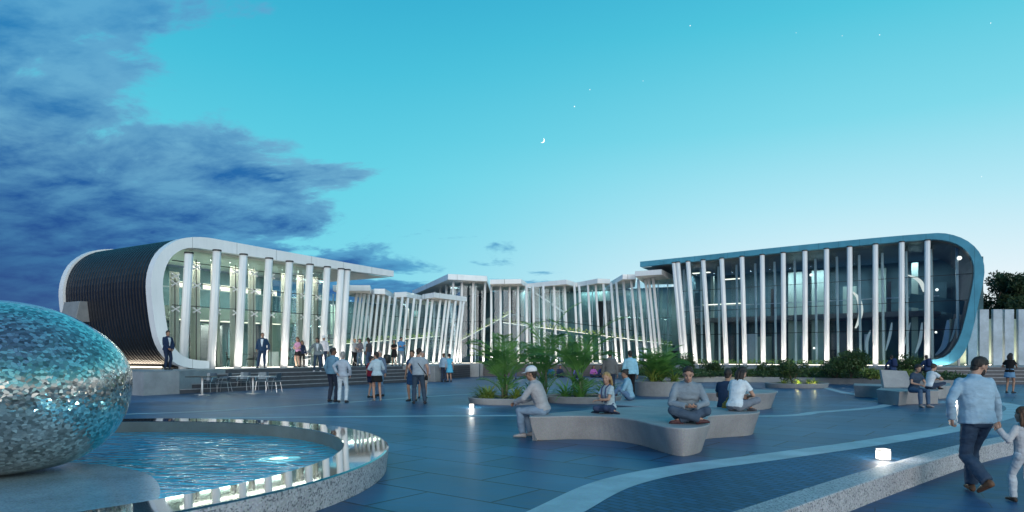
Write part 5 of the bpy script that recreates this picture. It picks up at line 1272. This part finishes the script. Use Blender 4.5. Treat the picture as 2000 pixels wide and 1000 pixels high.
# ---- row of upright slabs on the far right
fw = thing('slab_screen', 'screen of tall upright concrete slabs with warm light glowing between them', 'wall', (32, 46, TZ))
for i in range(12):
    x = 1898 + i * 24.5; p = at(x, 46.0); b = MB(); b.box((p.x, 46.0 + 0.1 * (i % 2), TZ + 1.89), (0.62, 0.22, 3.76), 0); b.build('slab', 'palec', fw, bevel=0.012)
b = MB(); b.box((at(2040, 47).x, 47.4, TZ + 1.6), (12.5, 0.1, 3.2)); b.build('rear_wall', 'inwarm', fw)
b = MB(); b.beam(V((at(1900, 46).x, 46.75, TZ + .04)), V((at(2180, 46).x, 46.75, TZ + .04)), 0.1, 0.05); b.build('light_strip', 'lampw', fw)
# ---- lamps that stand for the LED strips at the foot of the columns and the interior lighting
def strip_light(a, c, z, power, col=(1, .94, .82), tilt=None, w=0.12, up=True):
    m_ = (a + c) / 2; d = (c - a); o = area('led_uplight', (m_.x, m_.y, z), d.length, w, power, col, (PI if up else 0, 0, math.atan2(d.y, d.x)))
    return o
UPW = 11.0     # watts per metre
def strips(line, n_off, zz, k=1.0):
    for a, c in zip(line, line[1:]):
        d = (c - a).normalized(); n = V((-d.y, d.x, 0)); L = (c - a).length
        strip_light(a + n * n_off, c + n * n_off, zz, UPW * L * k)
strips([U(1.4, 0, -0.18), U(9.4, 0, -0.18)], 0, TZ + .05, 1.0)
strips([UR(-17, 0, -0.15), UR(0.6, 0, -0.15)], 0, TZ + .05, 0.8)
strips(Lline, -0.35, TZ + .05, 1.0); strips(Tline[1:], -0.35, TZ + .05, 1.0); strips(Cline, -0.35, TZ + .05, 1.0)
strip_light(U(-0.72, 0, 1.2), U(-0.72, 0, 7.3), TZ + .16, 40, (1, .82, .6))
strip_light(V((at(1900, 46).x, 46.8, 0)), V((at(2180, 46).x, 46.8, 0)), TZ + .1, 160, (1, .8, .55))
def ceil(a, c, z, w, power, col=(1, .95, .82)):
    d = c - a; m_ = (a + c) / 2; area('hall_light', (m_.x, m_.y, z), d.length, w, power, col, (0, 0, math.atan2(d.y, d.x)))
ceil(U(0.2, 0, 4.0), U(9, 0, 4.0), 6.35, 0.5, 300, (.85, 1, .88))
ceil(U(0, 0, 4.0), U(9, 0, 4.0), 3.46, 0.5, 460, (.92, 1, .86))
ceil(U(0.2, 0, 1.24), U(9, 0, 1.24), 6.35, 0.12, 110)  # added light between glass and curtains, only to brighten the curtains
ceil(UR(-17, 0, 5.5), UR(0, 0, 5.5), 8.3, 0.4, 560, (.8, .93, 1))
for ln, z, pw in ((Lline, 6.0, 500), (Tline[1:], 8.1, 150), (Cline, 7.8, 550)):
    for a, c in zip(ln, ln[1:]):
        d = (c - a).normalized(); n = V((-d.y, d.x, 0)); ceil(a + n * 4, c + n * 4, z, 0.4, pw * (c - a).length / 18, (.9, 1, .85))
# ------------------------------------------------------------------ planters, palms, shrubs
def ellipse(c, rx, ry, n=48, rot=0.0):
    return [V((c.x + rx * math.cos(2 * PI * i / n) * math.cos(rot) - ry * math.sin(2 * PI * i / n) * math.sin(rot), c.y + rx * math.cos(2 * PI * i / n) * math.sin(rot) + ry * math.sin(2 * PI * i / n) * math.cos(rot), 0)) for i in range(n)]
def planter(label, c, rx, ry, h, group='low round concrete planters', slope=0.06):
    t = thing('planter', label, 'planter', (c.x, c.y, 0), 0, group)
    b = MB(); E = lambda k, z: [V((p.x, p.y, z)) for p in ellipse(c, rx + k, ry + k)]
    b.loft([E(-slope, 0.002), E(0, h - 0.02), E(-0.015, h), E(-0.13, h), E(-0.145, h - 0.02), E(-0.145, h - 0.10)], cap=False)
    b.build('wall', 'concrete', t, smooth=False, fixn=True)
    b = MB(); b.add(E(-0.15, h - 0.06), [tuple(range(48))]); b.build('soil', 'soil', t)
    return t
def blade(b, pts, ws, side):
    """flat strap leaf with a fold, thin but two-sided"""
    n = len(pts); vs = []
    for p, w in zip(pts, ws): vs += [p - side * w, p - V((0, 0, w * .35)), p + side * w]
    b.add(vs, [f for i in range(n - 1) for f in ((3 * i, 3 * i + 1, 3 * i + 4, 3 * i + 3), (3 * i + 1, 3 * i + 2, 3 * i + 5, 3 * i + 4))])
def frond(base, az, L, el, droop, rr, nl=30, ll=0.42):
    b = MB(); pts = []; p = V(base); e = el; k = 14
    for i in range(k + 1):
        pts.append(p.copy()); d = V((math.cos(az) * math.cos(e), math.sin(az) * math.cos(e), math.sin(e)))
        p = p + d * (L / k); e -= droop / k * (0.5 + 1.0 * i / k)
    b.tube(pts, [0.020 * (1 - .75 * i / k) + 0.003 for i in range(k + 1)], 5)
    side = V((-math.sin(az), math.cos(az), 0))
    for i in range(nl):
        t = 0.24 + 0.76 * i / (nl - 1); f = t * k; j = min(k - 1, int(f)); q = pts[j].lerp(pts[j + 1], f - j); d = (pts[j + 1] - pts[j]).normalized()
        l = ll * (0.35 + 1.0 * math.sin(PI * min(1, (0.10 + t * .84)))) * rr.uniform(.85, 1.1); up = side.cross(d) * -1
        if up.z < 0: up = -up
        for s in (-1, 1):
            dd = (d * (0.55 + .5 * t) + side * s * (1.0 - .25 * t) + up * rr.uniform(.15, .4)).normalized(); dr = V((0, 0, -1)) * rr.uniform(.25, .55)
            a = q; m1 = q + dd * l * .45 + dr * l * .05; m2 = q + dd * l * .8 + dr * l * .24; e_ = q + dd * l * .98 + dr * l * .5
            w = rr.uniform(.013, .019)
            wv = d * w * 0.9 + up * w * .3
            b.add([a - wv * .5, a + wv * .5, m1 + wv, m1 - wv, m2 + wv * .8, m2 - wv * .8, e_], [(0, 1, 2, 3), (3, 2, 4, 5), (5, 4, 6)])
    return b
def palm(label, c, z, h, nf, L, seed, stems=3, spread=0.25, group='feathery palms in the round planters', ll=0.42):
    t = thing('palm', label, 'palm', (c.x, c.y, z), 0, group); rr = random.Random(seed)
    for s in range(stems):
        a = rr.random() * 6.28; off = V((math.cos(a), math.sin(a), 0)) * (spread * (0.2 + .8 * rr.random()) if s else 0); hh = h * (1.0 if s == 0 else rr.uniform(.45, .85))
        b0 = c + off + V((0, 0, z)); tp = b0 + off * .5 + V((0, 0, hh * .30)); b = MB()
        b.tube([b0, b0.lerp(tp, .5) + V((.01, 0, 0)), tp], [0.05, 0.04, 0.028], 9); b.build('trunk', 'bark', t, smooth=True)
        for i in range(nf if s == 0 else max(4, nf * 2 // 3)):
            az = i * 2.4 + rr.uniform(-.3, .3) + s; f = i / nf
            el = R(86 - 44 * f ** .8 + rr.uniform(-6, 6)); ln = L * rr.uniform(.85, 1.1) * (1.12 - .35 * f) * (1 if s == 0 else .8)
            if s == 0 and i % 2 == 0: frond(b0 + V((0, 0, .05)), az + 1.2, L * .5 * rr.uniform(.85, 1.2), R(rr.uniform(45, 75)), R(80), rr, 18, ll * .8).build('frond', 'palm', t)
            frond(tp, az, ln, el, R(55 + 45 * rr.random()), rr, 25, ll).build('frond', 'palm', t)
    return t
def tuft(label, c, z, L, n, seed, m='grass', group='strappy leaf tufts planted under the palms', w=0.018):
    rr = random.Random(seed); b = MB()
    for i in range(n):
        az = rr.random() * 6.28; e = R(rr.uniform(35, 85)); l = L * rr.uniform(.6, 1.1); p = c + V((rr.gauss(0, .05), rr.gauss(0, .05), z)); pts = []
        for k in range(6):
            pts.append(p.copy()); p = p + V((math.cos(az) * math.cos(e), math.sin(az) * math.cos(e), math.sin(e))) * l / 5; e -= R(rr.uniform(8, 26))
        blade(b, pts, [w * .7, w, w, w * .8, w * .5, w * .08], V((-math.sin(az), math.cos(az), 0)))
    o = b.build('leaf_tuft', m); tag(o, label, 'plant', group); return o
PL1, PL2, PL3 = V((-0.12, 22.3, 0)), V((2.35, 22.9, 0)), V((5.75, 26.6, 0))
planter('low oval concrete planter with a small lamp glowing at its left edge', PL1, 1.32, 1.25, 0.20)
planter('low oval concrete planter behind the blond girl on the bench', PL2, 1.32, 1.25, 0.22)
planter('tall round concrete planter beside the man in the pale blue shirt', PL3, 1.0, 0.95, 0.56, 'tall round planter')
palm('palm nearest the glowing planter lamp, leftmost of the three tall palms', V((-0.25, 22.3, 0)), 0.14, 2.6, 8, 2.0, 3, 3, .35)
palm('middle of the three tall palms, rising just behind the seated man in the white cap', V((1.25, 25.2, 0)), 0.0, 3.4, 8, 2.4, 5, 3, .3)
palm('palm standing behind the blond girl, right of the three tall palms', V((2.35, 22.9, 0)), 0.14, 2.7, 8, 2.1, 9, 3, .35)
palm('short bushy palm in the tall round planter', V((5.85, 26.7, 0)), 0.48, 0.8, 12, 1.5, 12, 3, .3)
for i, (x, y, z, L, n, lab, m) in enumerate((
    (-0.75, 21.7, .14, .62, 60, 'yellow green leaf tuft lit by the small lamp at the planter edge', 'grass'), (-0.95, 22.2, .14, .55, 40, 'leaf tuft at the far left edge of the lamp-lit planter', 'grass'),
    (0.1, 21.5, .14, .60, 55, 'leaf tuft at the front of the lamp-lit planter, under the palm', 'grass'), (0.55, 21.9, .14, .75, 45, 'dark leaf tuft between the lamp-lit planter palm and the man in the cap', 'palm'),
    (1.75, 22.1, .16, .85, 45, 'spiky dark tuft right behind the back of the man in the cap', 'palm'), (2.2, 21.9, .16, .7, 45, 'upright green tuft at the front middle of the planter behind the girl', 'palm'),
    (3.0, 22.2, .16, .8, 45, 'arching tuft at the right side of the planter behind the girl', 'grass'),
    (5.4, 26.1, .5, .95, 60, 'straw coloured arching tuft spilling over the tall planter', 'grass'), (6.2, 26.1, .5, .7, 45, 'leaf tuft at the right rim of the tall planter', 'grass'))):
    tuft(lab, V((x, y, 0)), z, L * 1.2, n, 40 + i, m, w=.026)
def shrub(label, c, rx, ry, rz, n, seed, m='shrub', ls=0.16, group='shrubs in the planting beds', name='shrub', lobes=7, cat='shrub', stem=True):
    rr = random.Random(seed); t = thing(name, label, cat, (c.x, c.y, c.z), 0, group); L = []
    for i in range(lobes):
        a = rr.random() * 6.28; r = rr.uniform(.15, .62); L.append((V((math.cos(a) * r * rx, math.sin(a) * r * ry, rz * rr.uniform(.55, 1.35))), rr.uniform(.35, .6)))
    b = MB()
    for i in range(n):
        p, k = L[i % lobes]; d = V((rr.gauss(0, 1), rr.gauss(0, 1), rr.gauss(0, 1))).normalized() * (rr.random() ** .4)
        q = c + p + V((d.x * rx * k, d.y * ry * k, d.z * rz * k * 1.1))
        if q.z < c.z + .02: q.z = c.z + rr.random() * .2
        leaf(b, q, rr, ls)
    b.build('foliage', m, t)
    if stem:
        b = MB()
        for i in range(4):
            p, k = L[i % lobes]; b.tube([c + p * .08, c + V((p.x * .4, p.y * .4, p.z * .6)), c + p], [0.035, .025, .01], 6)
        b.build('stem', 'tbark', t)
    return t
# small lit round bed on the right, bed with bushes before the right pavilion
PL4 = V((14.0, 33.6, 0)); planter('low round planter with shrubs lit yellow from below', PL4, 1.5, 1.3, 0.22)
shrub('dark shrub standing in the low lit planter', PL4 + V((-.1, .2, .15)), .95, .8, .75, 1500, 61)
for i, (dx, dy) in enumerate(((-.75, -.35), (-.2, -.6), (.35, -.55), (.8, -.3))):
    tuft(('leftmost', 'inner left', 'inner right', 'rightmost')[i] + ' of the four yellow lit tufts at the front of the low lit planter', PL4 + V((dx, dy, 0)), .15, .5, 45, 70 + i, 'grass', 'lit tufts in the low round planter')
bed = [V((8.6, 39.0, 0)), V((12.0, 40.6, 0)), V((16.5, 39.0, 0)), V((20.5, 35.6, 0)), V((23.5, 34.2, 0)), V((24.6, 36.5, 0)), V((23.2, 38.2, 0)), V((10.2, 51.5, 0)), V((7.2, 48, 0))]
bedc = catmull(bed, 6, True)
b = MB(); b.prism([(p.x, p.y) for p in bedc], 0.002, 0.32); tag(b.build('planting_bed', 'concrete'), 'long curved raised bed of shrubs in front of the blue framed pavilion', 'planting bed')
b = MB(); k = sum(bedc, V()) / len(bedc); b.add([k + (p - k) * 0.95 + V((0, 0, .326)) for p in bedc], [tuple(range(len(bedc)))]); struct(b.build('bed_soil', 'soil'))
rr = random.Random(5); b = MB()
def inpoly(x, y, P):
    c = False
    for i in range(len(P)):
        a, d = P[i], P[i - 1]
        if (a.y > y) != (d.y > y) and x < (d.x - a.x) * (y - a.y) / (d.y - a.y) + a.x: c = not c
    return c
cnt = 0
while cnt < 15000:
    x, y = rr.uniform(7, 25), rr.uniform(34, 52)
    if inpoly(x, y, [k + (p - k) * .95 for p in bedc]):
        h = 0.30 + 0.22 * mnoise.noise(V((x * .8, y * .8, 0))); leaf(b, V((x, y, .33 + rr.random() * max(.08, h))), rr, .17); cnt += 1
o = b.build('ground_cover', 'shrub'); tag(o, 'leafy ground cover filling the long curved bed', 'ground cover', kind='stuff')
for i, (px, d, rx, rz, n, m, lab) in enumerate((
    (1662, 36.8, 1.45, .95, 3600, 'shrub', 'largest round dark bush, left of the bench with a backrest'), (1632, 37.8, .9, .6, 1200, 'shrub', 'smaller dark bush against the left side of the largest bush'),
    (1775, 37.4, .85, .75, 1300, 'shrub', 'bush between the two people with navy backpacks'), (1700, 35.2, .9, .32, 900, 'shrub2', 'light green low shrub in front of the largest bush'),
    (1762, 34.6, .8, .30, 800, 'shrub2', 'light green low shrub right behind the backrest bench'), (1440, 40.6, .9, .38, 900, 'shrub', 'dark low bush at the far bed edge, near the head of the man in navy'),
    (1500, 41.2, .8, .5, 1000, 'shrub', 'dark bush left of the low lit planter'), (1390, 43.0, .9, .6, 1000, 'shrub', 'bush behind the dark haired man sitting cross-legged'),
    (1345, 43.5, .7, .85, 1000, 'shrub', 'narrow upright bush right of the short palm'), (1590, 40.2, .8, .34, 800, 'shrub2', 'yellow green shrub right of the low lit planter'))):
    p = at(px, d); shrub(lab, V((p.x, p.y, .3)), rx, rx * .85, rz, n, 90 + i, m)
# green strip of plants inside the foot of the right pavilion glass
b = MB(); rr = random.Random(8)
for i in range(2200):
    s = rr.uniform(-17, 0.4); p = UR(s, TZ + .05 + rr.random() * .28, rr.uniform(1.15, 2.0)); leaf(b, p, rr, .16)
o = b.build('foliage', 'inplant', right)
# tree beyond the slab screen
def tree(label, c, h, cr, seed, n=9000, group='trees beyond the slab screen'):
    t = thing('tree', label, 'tree', (c.x, c.y, 0), 0, group); rr = random.Random(seed)
    b = MB(); tips = []
    b.tube([c, c + V((.1, 0, h * .25)), c + V((.0, .1, h * .5)), c + V((.2, 0, h * .8))], [.32, .26, .2, .08], 10)
    for i in range(9):
        a = i * 2.4; st_ = c + V((0, 0, h * (.3 + .05 * i))); e = c + V((math.cos(a) * cr * .7, math.sin(a) * cr * .7, h * (.5 + .045 * i))); b.tube([st_, st_.lerp(e, .5) + V((0, 0, .3)), e], [.12, .08, .03], 7); tips.append(e)
    b.build('trunk', 'tbark', t, smooth=True)
    b = MB(); L = []
    for i in range(34):
        a = rr.random() * 6.28; q = rr.random() ** .5; zz = rr.random(); L.append((c + V((math.cos(a) * cr * q * (1 - .35 * zz), math.sin(a) * cr * q * (1 - .35 * zz), h * (.38 + .58 * zz))), rr.uniform(.5, 1.1)))
    for i in range(n):
        p, k = L[rr.randrange(len(L))]; d = V((rr.gauss(0, 1), rr.gauss(0, 1), rr.gauss(0, .8))).normalized() * rr.random() ** .35 * k; leaf(b, p + d, rr, .34)
    b.build('crown', 'tree', t)
for i, (px, d, h, cr, lab) in enumerate(((1945, 60, 8.6, 3.6, 'dark tree rising directly behind the rounded end of the blue framed pavilion'), (2035, 58, 8.6, 3.8, 'dark tree over the slab screen, rightmost of the two trees'))):
    tree(lab, at(px, d), h, cr, 200 + i, 11000 if i < 2 else 5000)
# ------------------------------------------------------------------ concrete benches
def slab_bench(name, label, top, h, inset, z0=0.002, m='bench', rim=0.02, cat='bench', group=None):
    """organic solid bench: outline of the seat, walls leaning in towards the floor"""
    P = catmull([V((p[0], p[1], 0)) for p in top], 6, True); n = len(P)
    ar = sum(P[i].x * P[(i + 1) % n].y - P[(i + 1) % n].x * P[i].y for i in range(n))
    sg = 1 if ar > 0 else -1
    def off(d):
        out = []
        for i in range(n):
            t = (P[(i + 1) % n] - P[i - 1]).normalized(); out.append(P[i] + V((-t.y, t.x, 0)) * d * sg)
        return out
    L = lambda d, z: [V((p.x, p.y, z)) for p in off(d)]
    b = MB(); b.loft([L(inset, z0), L(inset * .5, z0 + (h - z0) * .5), L(0.002, h - rim), L(0.006, h - rim * .3), L(rim, h)])
    o = b.build(name, m, fixn=True); tag(o, label, cat, group); return o
tz = lambda z, *pp: [g(px, py, z).xy for px, py in pp]
slab_bench('bench', 'large wavy concrete bench with three lobes, people seated along it', tz(.44,
    (1033, 813), (1060, 813.5), (1120, 812), (1185, 813.5), (1235, 819), (1275, 828), (1305, 834), (1345, 836), (1380, 831), (1388, 824), (1383, 816), (1392, 811.5), (1430, 809), (1475, 806.5), (1484, 802), (1465, 797.5), (1420, 795.5), (1350, 794.5), (1270, 794), (1200, 796), (1130, 802), (1070, 807)), .44, .13)
P = [(g(1310, 787, .3) + V((1.62 * math.cos(a) * 1.0, 1.5 * math.sin(a), 0))).xy for a in [2 * PI * i / 14 for i in range(14)]]
slab_bench('platform', 'dark round low platform seat behind the wavy bench, undercut at its foot', P, .30, .42, m='wallc', cat='seat')
slab_bench('bench', 'curved concrete bench behind the man in navy, its flared end pointing right', tz(.48, (1325, 764.5), (1380, 767), (1430, 768), (1478, 768.5), (1512, 766.5), (1516, 763), (1495, 760.8), (1440, 760), (1380, 759.5), (1330, 760)), .48, .16)
# benches on the far right, one with a backrest
bb = thing('bench', 'angular concrete bench with a leaning backrest where two women sit', 'bench', tuple(g(1760, 777)))
def wedge(name, parent, pts, z0, z1, ins, m='bench'):
    P = [V((p[0], p[1], 0)) for p in pts]; c = sum(P, V()) / len(P)
    b = MB(); b.prism([(p.x, p.y) for p in P], z0, z1, [((c + (p - c) * ins).x, (c + (p - c) * ins).y) for p in P]); return b.build(name, m, parent, bevel=.015, fixn=True)
sz = .46
wedge('seat', bb, tz(sz, (1711, 760), (1757, 764), (1774, 763), (1752, 753.5), (1722, 755)), .002, sz - .012, .86)
wedge('seat', bb, tz(sz - .03, (1755, 764), (1834, 763), (1832, 757), (1775, 755)), .002, sz - .03, .93)
A, B_, H1 = g(1727, 757, sz), g(1786, 757, sz), .60
b = MB(); bk = V((0, .30, 0))
vs_ = [A, B_, B_ + V((0, .16, 0)), A + V((0, .16, 0)), A + bk * 1.3 + V((.10, 0, H1)), B_ + bk * 1.3 + V((-.04, 0, H1 * .92)), B_ + bk * 1.3 + V((-.04, .12, H1 * .92)), A + bk * 1.3 + V((.10, .12, H1))]
b.add(vs_, [(3, 2, 1, 0), (4, 5, 6, 7), (0, 1, 5, 4), (1, 2, 6, 5), (2, 3, 7, 6), (3, 0, 4, 7)]); b.build('backrest', 'bench', bb, bevel=.012, fixn=True)
o = wedge('bench', None, tz(.44, (1667, 752.5), (1722, 754.5), (1722, 750), (1668, 749)), .002, .44, .90); tag(o, 'short angular concrete bench left of the one with a backrest', 'bench')
o = wedge('bench', None, tz(.46, (1832, 755), (1858, 753), (1856, 748), (1830, 748)), .002, .46, .88); tag(o, 'short concrete bench end to the right of the two seated women', 'bench')
# round basket beside the man in navy
c = g(1402, 791, .44); c = V((c.x, c.y + .1, .442)); 
# ------------------------------------------------------------------ bollard lamps
def bollard(label, p, w, h, rz=0.0, pw=14):
    t = thing('floor_lamp', label, 'lamp', tuple(p), 0, 'square lamps on the paving')
    b = MB(); b.box((p.x, p.y, p.z + h * .40), (w, w, h * .78), rz); b.build('diffuser', 'lampb', t)
    b = MB(); b.box((p.x, p.y, p.z + h * .84), (w * 1.04, w * 1.04, h * .09), rz); b.build('band', 'steel', t, bevel=.003)
    b = MB(); b.box((p.x, p.y, p.z + h * .94), (w * .98, w * .98, h * .10), rz); b.build('cap', 'lamp', t)
    ld = bpy.data.lights.new('floor_lamp_light', 'POINT'); ld.energy = pw; ld.color = (1, .94, .84); ld.shadow_soft_size = 0.0; l = bpy.data.objects.new('floor_lamp_light', ld); COL.objects.link(l); l.location = (p.x, p.y, p.z + h + .10)
bollard('square glowing lamp on the block paving beside the granite kerb', g(1725, 897) + V((0, 0, .004)), .14, .15, R(8))
bollard('glowing lamp on the paving just left of the walking man', g(1866, 786), .19, .18, R(10))
bollard('small glowing lamp against the left edge of the palm planter', g(921, 796), .12, .11, R(10))
# small spotlights that light the shrubs from the soil
for c, pw in ((PL4 + V((-.3, -.9, .26)), 9), (PL4 + V((.5, -.9, .26)), 9), (V((13.2, 39.6, .45)), 8)):
    l = bpy.data.lights.new('plant_spot', 'POINT'); l.energy = pw; l.color = (1, .85, .35); l.shadow_soft_size = .05; o = bpy.data.objects.new('plant_spot', l); COL.objects.link(o); o.location = c
# ------------------------------------------------------------------ cafe furniture
def cafe_table(label, p, L, W, h, rz, loc0):
    t = thing('cafe_table', label, 'table', tuple(p), 0, 'cafe tables')
    b = MB(); b.box((p.x, p.y, p.z + h - .015), (L, W, .03), rz); b.build('tabletop', 'dark' if loc0 else 'steel', t, bevel=.008)
    b = MB(); b.tube([p + V((0, 0, .02)), p + V((0, 0, h - .03))], .035, 12); b.build('pedestal', 'white', t, smooth=True)
    b = MB(); b.loft([[p + V((r * math.cos(2 * PI * i / 20), r * math.sin(2 * PI * i / 20), z)) for i in range(20)] for r, z in ((.30, .003), (.30, .018), (.06, .03))]); b.build('base', 'steel', t)
def cafe_chair(label, p, rz, col='dark', padded=False, group='cafe chairs'):
    t = thing('cafe_chair', label, 'chair', tuple(p), rz, group); t['_o'] = (0, 0, 0)
    b = MB(); b.box((0, 0, .45), (.46, .44, .03 if not padded else .07)); b.build('seat', col, t, bevel=.012)
    b = MB(); rings = []
    for z, y, w in ((.50, -.20, .23), (.65, -.235, .24), (.82, -.27, .22)):
        rings.append([V((-w, y + .03, z)), V((-w * .5, y - .015, z)), V((w * .5, y - .015, z)), V((w, y + .03, z)), V((w, y + .05, z)), V((w * .5, y + .01, z)), V((-w * .5, y + .01, z)), V((-w, y + .05, z))])
    b.loft(rings); b.build('backrest', col, t, bevel=.004, fixn=True)
    for q in (-1, 1):
        for y, yb in ((.18, .24), (-.18, -.26)):
            b = MB(); b.tube([V((q * .19, y, .44)), V((q * .23, yb, 0.003))], .011, 6); b.build('leg', 'steel', t)
        b = MB(); b.tube([V((q * .22, -.25, .64)), V((q * .24, .10, .64)), V((q * .23, .18, .46))], .012, 6); b.build('armrest', 'steel', t)
cafe_table('narrow dark cafe table on the plaza by the podium wall, leftmost', g(395, 771), 1.05, .7, .73, R(0), True)
cafe_table('long cafe table on the plaza before the dark steps', g(494, 769), 1.7, .7, .72, R(0), False)
for lab, px, py, rz, col in (('metal chair against the concrete podium wall left of the narrow table', 361, 766, R(-80), 'steel'), ('metal chair close behind the narrow cafe table', 408, 767, R(170), 'steel'),
                        ('low metal chair between the two plaza tables', 438, 766, R(95), 'steel'), ('metal chair behind the left half of the long table', 476, 763, R(180), 'dark'), ('metal chair behind the right half of the long table', 512, 763, R(185), 'steel'), ('metal chair at the right end of the long table', 535, 766, R(80), 'steel')):
    cafe_chair(lab, g(px, py), rz, 'chairmetal')
tp = lambda px, d: at(px, d, TZ + .005)
cafe_table('small round-legged table on the terrace between two dark chairs', tp(472, 36.4), .8, .6, .72, R(30), True)
cafe_chair('dark padded chair on the terrace, facing right beside the small table', tp(452, 36.0), R(-70), 'black', True)
cafe_chair('dark padded chair on the terrace, behind the suited man at the foot of a column', tp(493, 36.4), R(80), 'black', True)
cafe_chair('pale chair on the terrace near the woman in pink', tp(596, 38.0), R(160), 'steel')
b = MB(); p = tp(535, 37.4); b.box((p.x, p.y, p.z + .45), (.5, .04, .8), R(20)); b.box((p.x, p.y + .1, p.z + .02), (.5, .3, .04), R(20)); tag(b.build('notice_stand', 'white', bevel=.01), 'small white upright stand on the terrace between suited man and the woman in pink', 'stand')
# ------------------------------------------------------------------ moon and stars
def sky_at(px, py, d): return V(((px - 1000) / F * d, d, EYE + (YH - py) / F * d))
M['moon'] = emit('moonlight', (1, .97, .86), 1.6); M['starm'] = emit('starlight', (.95, 1, 1), 1.15)
c = sky_at(1059, 274, 900); r = 3.3; o_ = []; i_ = []
for k in range(17):
    a = R(-95 + 190 * k / 16) - R(28)
    o_.append(c + V((r * math.cos(a), 0, r * math.sin(a)))); 
    th = 0.42 * r * math.cos(R(-90 + 180 * k / 16)); i_.append(c + V(((r - max(.02, th)) * math.cos(a), 0, (r - max(.02, th)) * math.sin(a))))
b = MB(); b.loft([[a, e, e + V((0, .6, 0)), a + V((0, .6, 0))] for a, e in zip(o_, i_)]); tag(b.build('crescent_moon', 'moon', fixn=True), 'thin crescent moon high in the sky above the curved wing', 'moon')
for px, py, r, lab in ((1348, 50, .65, 'star near the top edge, brightest of the right half of the sky'), (1152, 175, .6, 'star just above the crescent moon, upper of a close pair'), (1122, 208, .75, 'star just above the crescent moon, lower of a close pair'),
                 (1935, 45, .6, 'star in the top right corner'), (1718, 68, .6, 'small star high up, right of the faintest one'), (1645, 70, .45, 'faintest star high up on the right'), (1917, 345, .5, 'lone star low over the rounded pavilion end'), (1555, 64, .4, 'dim star between the two bright ones near the top edge'), (1256, 158, .4, 'dim star between the moon and the top edge')):
    b = MB(); b.sph(sky_at(px, py, 900), r, 8, 6); tag(b.build('star', 'starm'), lab, 'star', 'stars in the evening sky')
bpy.data.scenes.remove(TMP)
# tidy the helper property
for o in S.objects:
    if '_o' in o: del o['_o']
